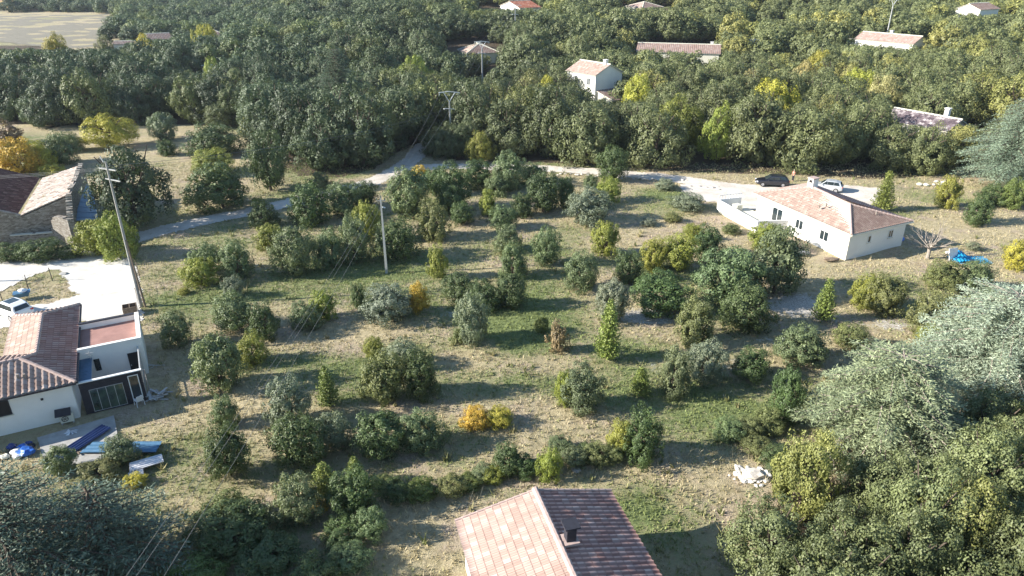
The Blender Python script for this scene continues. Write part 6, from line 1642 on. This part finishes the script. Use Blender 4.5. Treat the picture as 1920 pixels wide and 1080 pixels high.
# ------------------------------------------------------------------ grass and weeds of the plot
def m_blade():
    m, nt, p = newmat('grass_blade'); a_ = N(nt, 'ShaderNodeAttribute', attribute_type='GEOMETRY', attribute_name='gc')
    nt.links.new(a_.outputs['Color'], p.inputs['Base Color']); p.inputs['Roughness'].default_value = .7
    t_ = N(nt, 'ShaderNodeBsdfTranslucent'); nt.links.new(a_.outputs['Color'], t_.inputs[0]); ms = N(nt, 'ShaderNodeMixShader'); ms.inputs[0].default_value = .25
    nt.links.new(p.outputs[0], ms.inputs[1]); nt.links.new(t_.outputs[0], ms.inputs[2]); nt.links.new(ms.outputs[0], nt.nodes['Material Output'].inputs[0]); return m
M['blade'] = m_blade()
def grass(name, label, n, hmin, hmax, wd, blades, keep, colf, cat):
    y = 16 + 96 * RNG.uniform(0, 1, n) ** 0.85; x = RNG.uniform(-1, 1, n) * (y * .80 + 13)
    ok = np.ones(n, bool)
    for z_ in HOUSE_ZONES: ok &= ~in_poly(x, y, z_)
    ok &= ~in_poly(x, y, PATIO); ok &= ~(in_poly(x, y, FORE) & ~in_poly(x, y, VERGE)); ok &= ~in_poly(x, y, YARD)
    ok &= dist_line(x, y, MAIN_TRACK) > 1.7; ok &= dist_line(x, y, SIDE_TRACK) > 1.8
    g, st, px, py = ground_fields(x, y); ok &= keep(g, st, px, py); x, y, g, st = x[ok], y[ok], g[ok], st[ok]; px, py = px[ok], py[ok]
    z = terrain(x, y); m_ = len(x); hh = RNG.uniform(hmin, hmax, m_); V = []; C = []
    col = colf(g, st, m_, x, y)
    for b in range(blades):
        a_ = RNG.uniform(0, 6.283, m_); ox = RNG.normal(0, .09, m_); oy = RNG.normal(0, .09, m_); hb = hh * RNG.uniform(.5, 1.1, m_); ln = RNG.uniform(.2, .9, m_) * hb
        la = RNG.uniform(0, 6.283, m_); bx_ = x + ox; by_ = y + oy; w_ = wd * RNG.uniform(.6, 1.5, m_)
        p0 = np.stack([bx_ - np.cos(a_) * w_, by_ - np.sin(a_) * w_, z - .02], 1); p1 = np.stack([bx_ + np.cos(a_) * w_, by_ + np.sin(a_) * w_, z - .02], 1)
        p2 = np.stack([bx_ + np.cos(la) * ln, by_ + np.sin(la) * ln, z + hb], 1); V.append(np.stack([p0, p1, p2], 1)); C.append(col * RNG.uniform(.75, 1.25, (m_, 1)))
    V = np.concatenate(V).reshape(-1, 3); C = np.concatenate(C); F = np.arange(len(V)).reshape(-1, 3); me = np_mesh(name, V, F, M['blade'])
    ca_ = me.attributes.new('gc', 'FLOAT_COLOR', 'FACE'); ca_.data.foreach_set('color', np.concatenate([C, np.ones((len(C), 1))], 1).astype(np.float32).ravel())
    ob = link(bpy.data.objects.new(name, me)); tag(ob, label, cat, kind='stuff'); print(name, m_)
def lerpc(a_, b_, f): return np.array(a_)[None] * (1 - f[:, None]) + np.array(b_)[None] * f[:, None]
grass('grass', 'short mixed green and straw grass covering the plot', 170000, .06, .26, .045, 3, lambda g, st, px, py: (RNG.uniform(size=len(g)) < np.clip(.35 + g, .2, 1) * np.clip(1.15 - st * 1.5, 0, 1)) & ~in_poly(px, py, WOOD),
      lambda g, st, m_, x, y: lerpc((.48, .41, .25), (.215, .255, .09), np.clip(smooth(.22, .55, g + RNG.normal(0, .14, m_)), 0, 1)), 'grass')
grass('tall_dry_grass', 'tall dry straw grass and weeds standing in the lower meadow', 30000, .25, .62, .028, 4, lambda g, st, px, py: (RNG.uniform(size=len(g)) < np.clip(1.7 * (fbm(px * .012, py * .02, 77) - .42), 0, .8)) & (st < .3) & (g < .65),
      lambda g, st, m_, x, y: lerpc((.48, .41, .27), (.26, .27, .11), smooth(.3, .7, g + RNG.normal(0, .2, m_))), 'grass')
grass('undergrowth', 'low green and ochre weeds scattered over the meadow', 9000, .3, .7, .07, 9, lambda g, st, px, py: (RNG.uniform(size=len(g)) < np.clip(1.5 * (fbm(px * .02, py * .03, 55) - .5), 0, .5)) & (st < .35) & (px > 280),
      lambda g, st, m_, x, y: lerpc((.32, .28, .14), (.16, .19, .065), RNG.uniform(0, 1, m_)), 'weeds')

# ------------------------------------------------------------------ haze
hz = MB().box(-900, -60, -3, 900, 900, 75).build('haze', None); hm = bpy.data.materials.new('haze'); hm.use_nodes = True; nt = hm.node_tree; nt.nodes.clear()
vo = nt.nodes.new('ShaderNodeVolumePrincipled'); vo.inputs['Color'].default_value = (.80, .88, 1, 1); vo.inputs['Density'].default_value = .00011; vo.inputs['Anisotropy'].default_value = .2
ou = nt.nodes.new('ShaderNodeOutputMaterial'); nt.links.new(vo.outputs[0], ou.inputs['Volume']); hz.data.materials.append(hm); hz['kind'] = 'stuff'
for k_, v_ in SEEN.items():
    if len(k_.split()) > 16 or len(k_.split()) < 4: print('LONG', k_)
for k_, v_ in SEEN.items():
    if len(v_) > 1 and not v_[0]: print('DUPLABEL', k_)
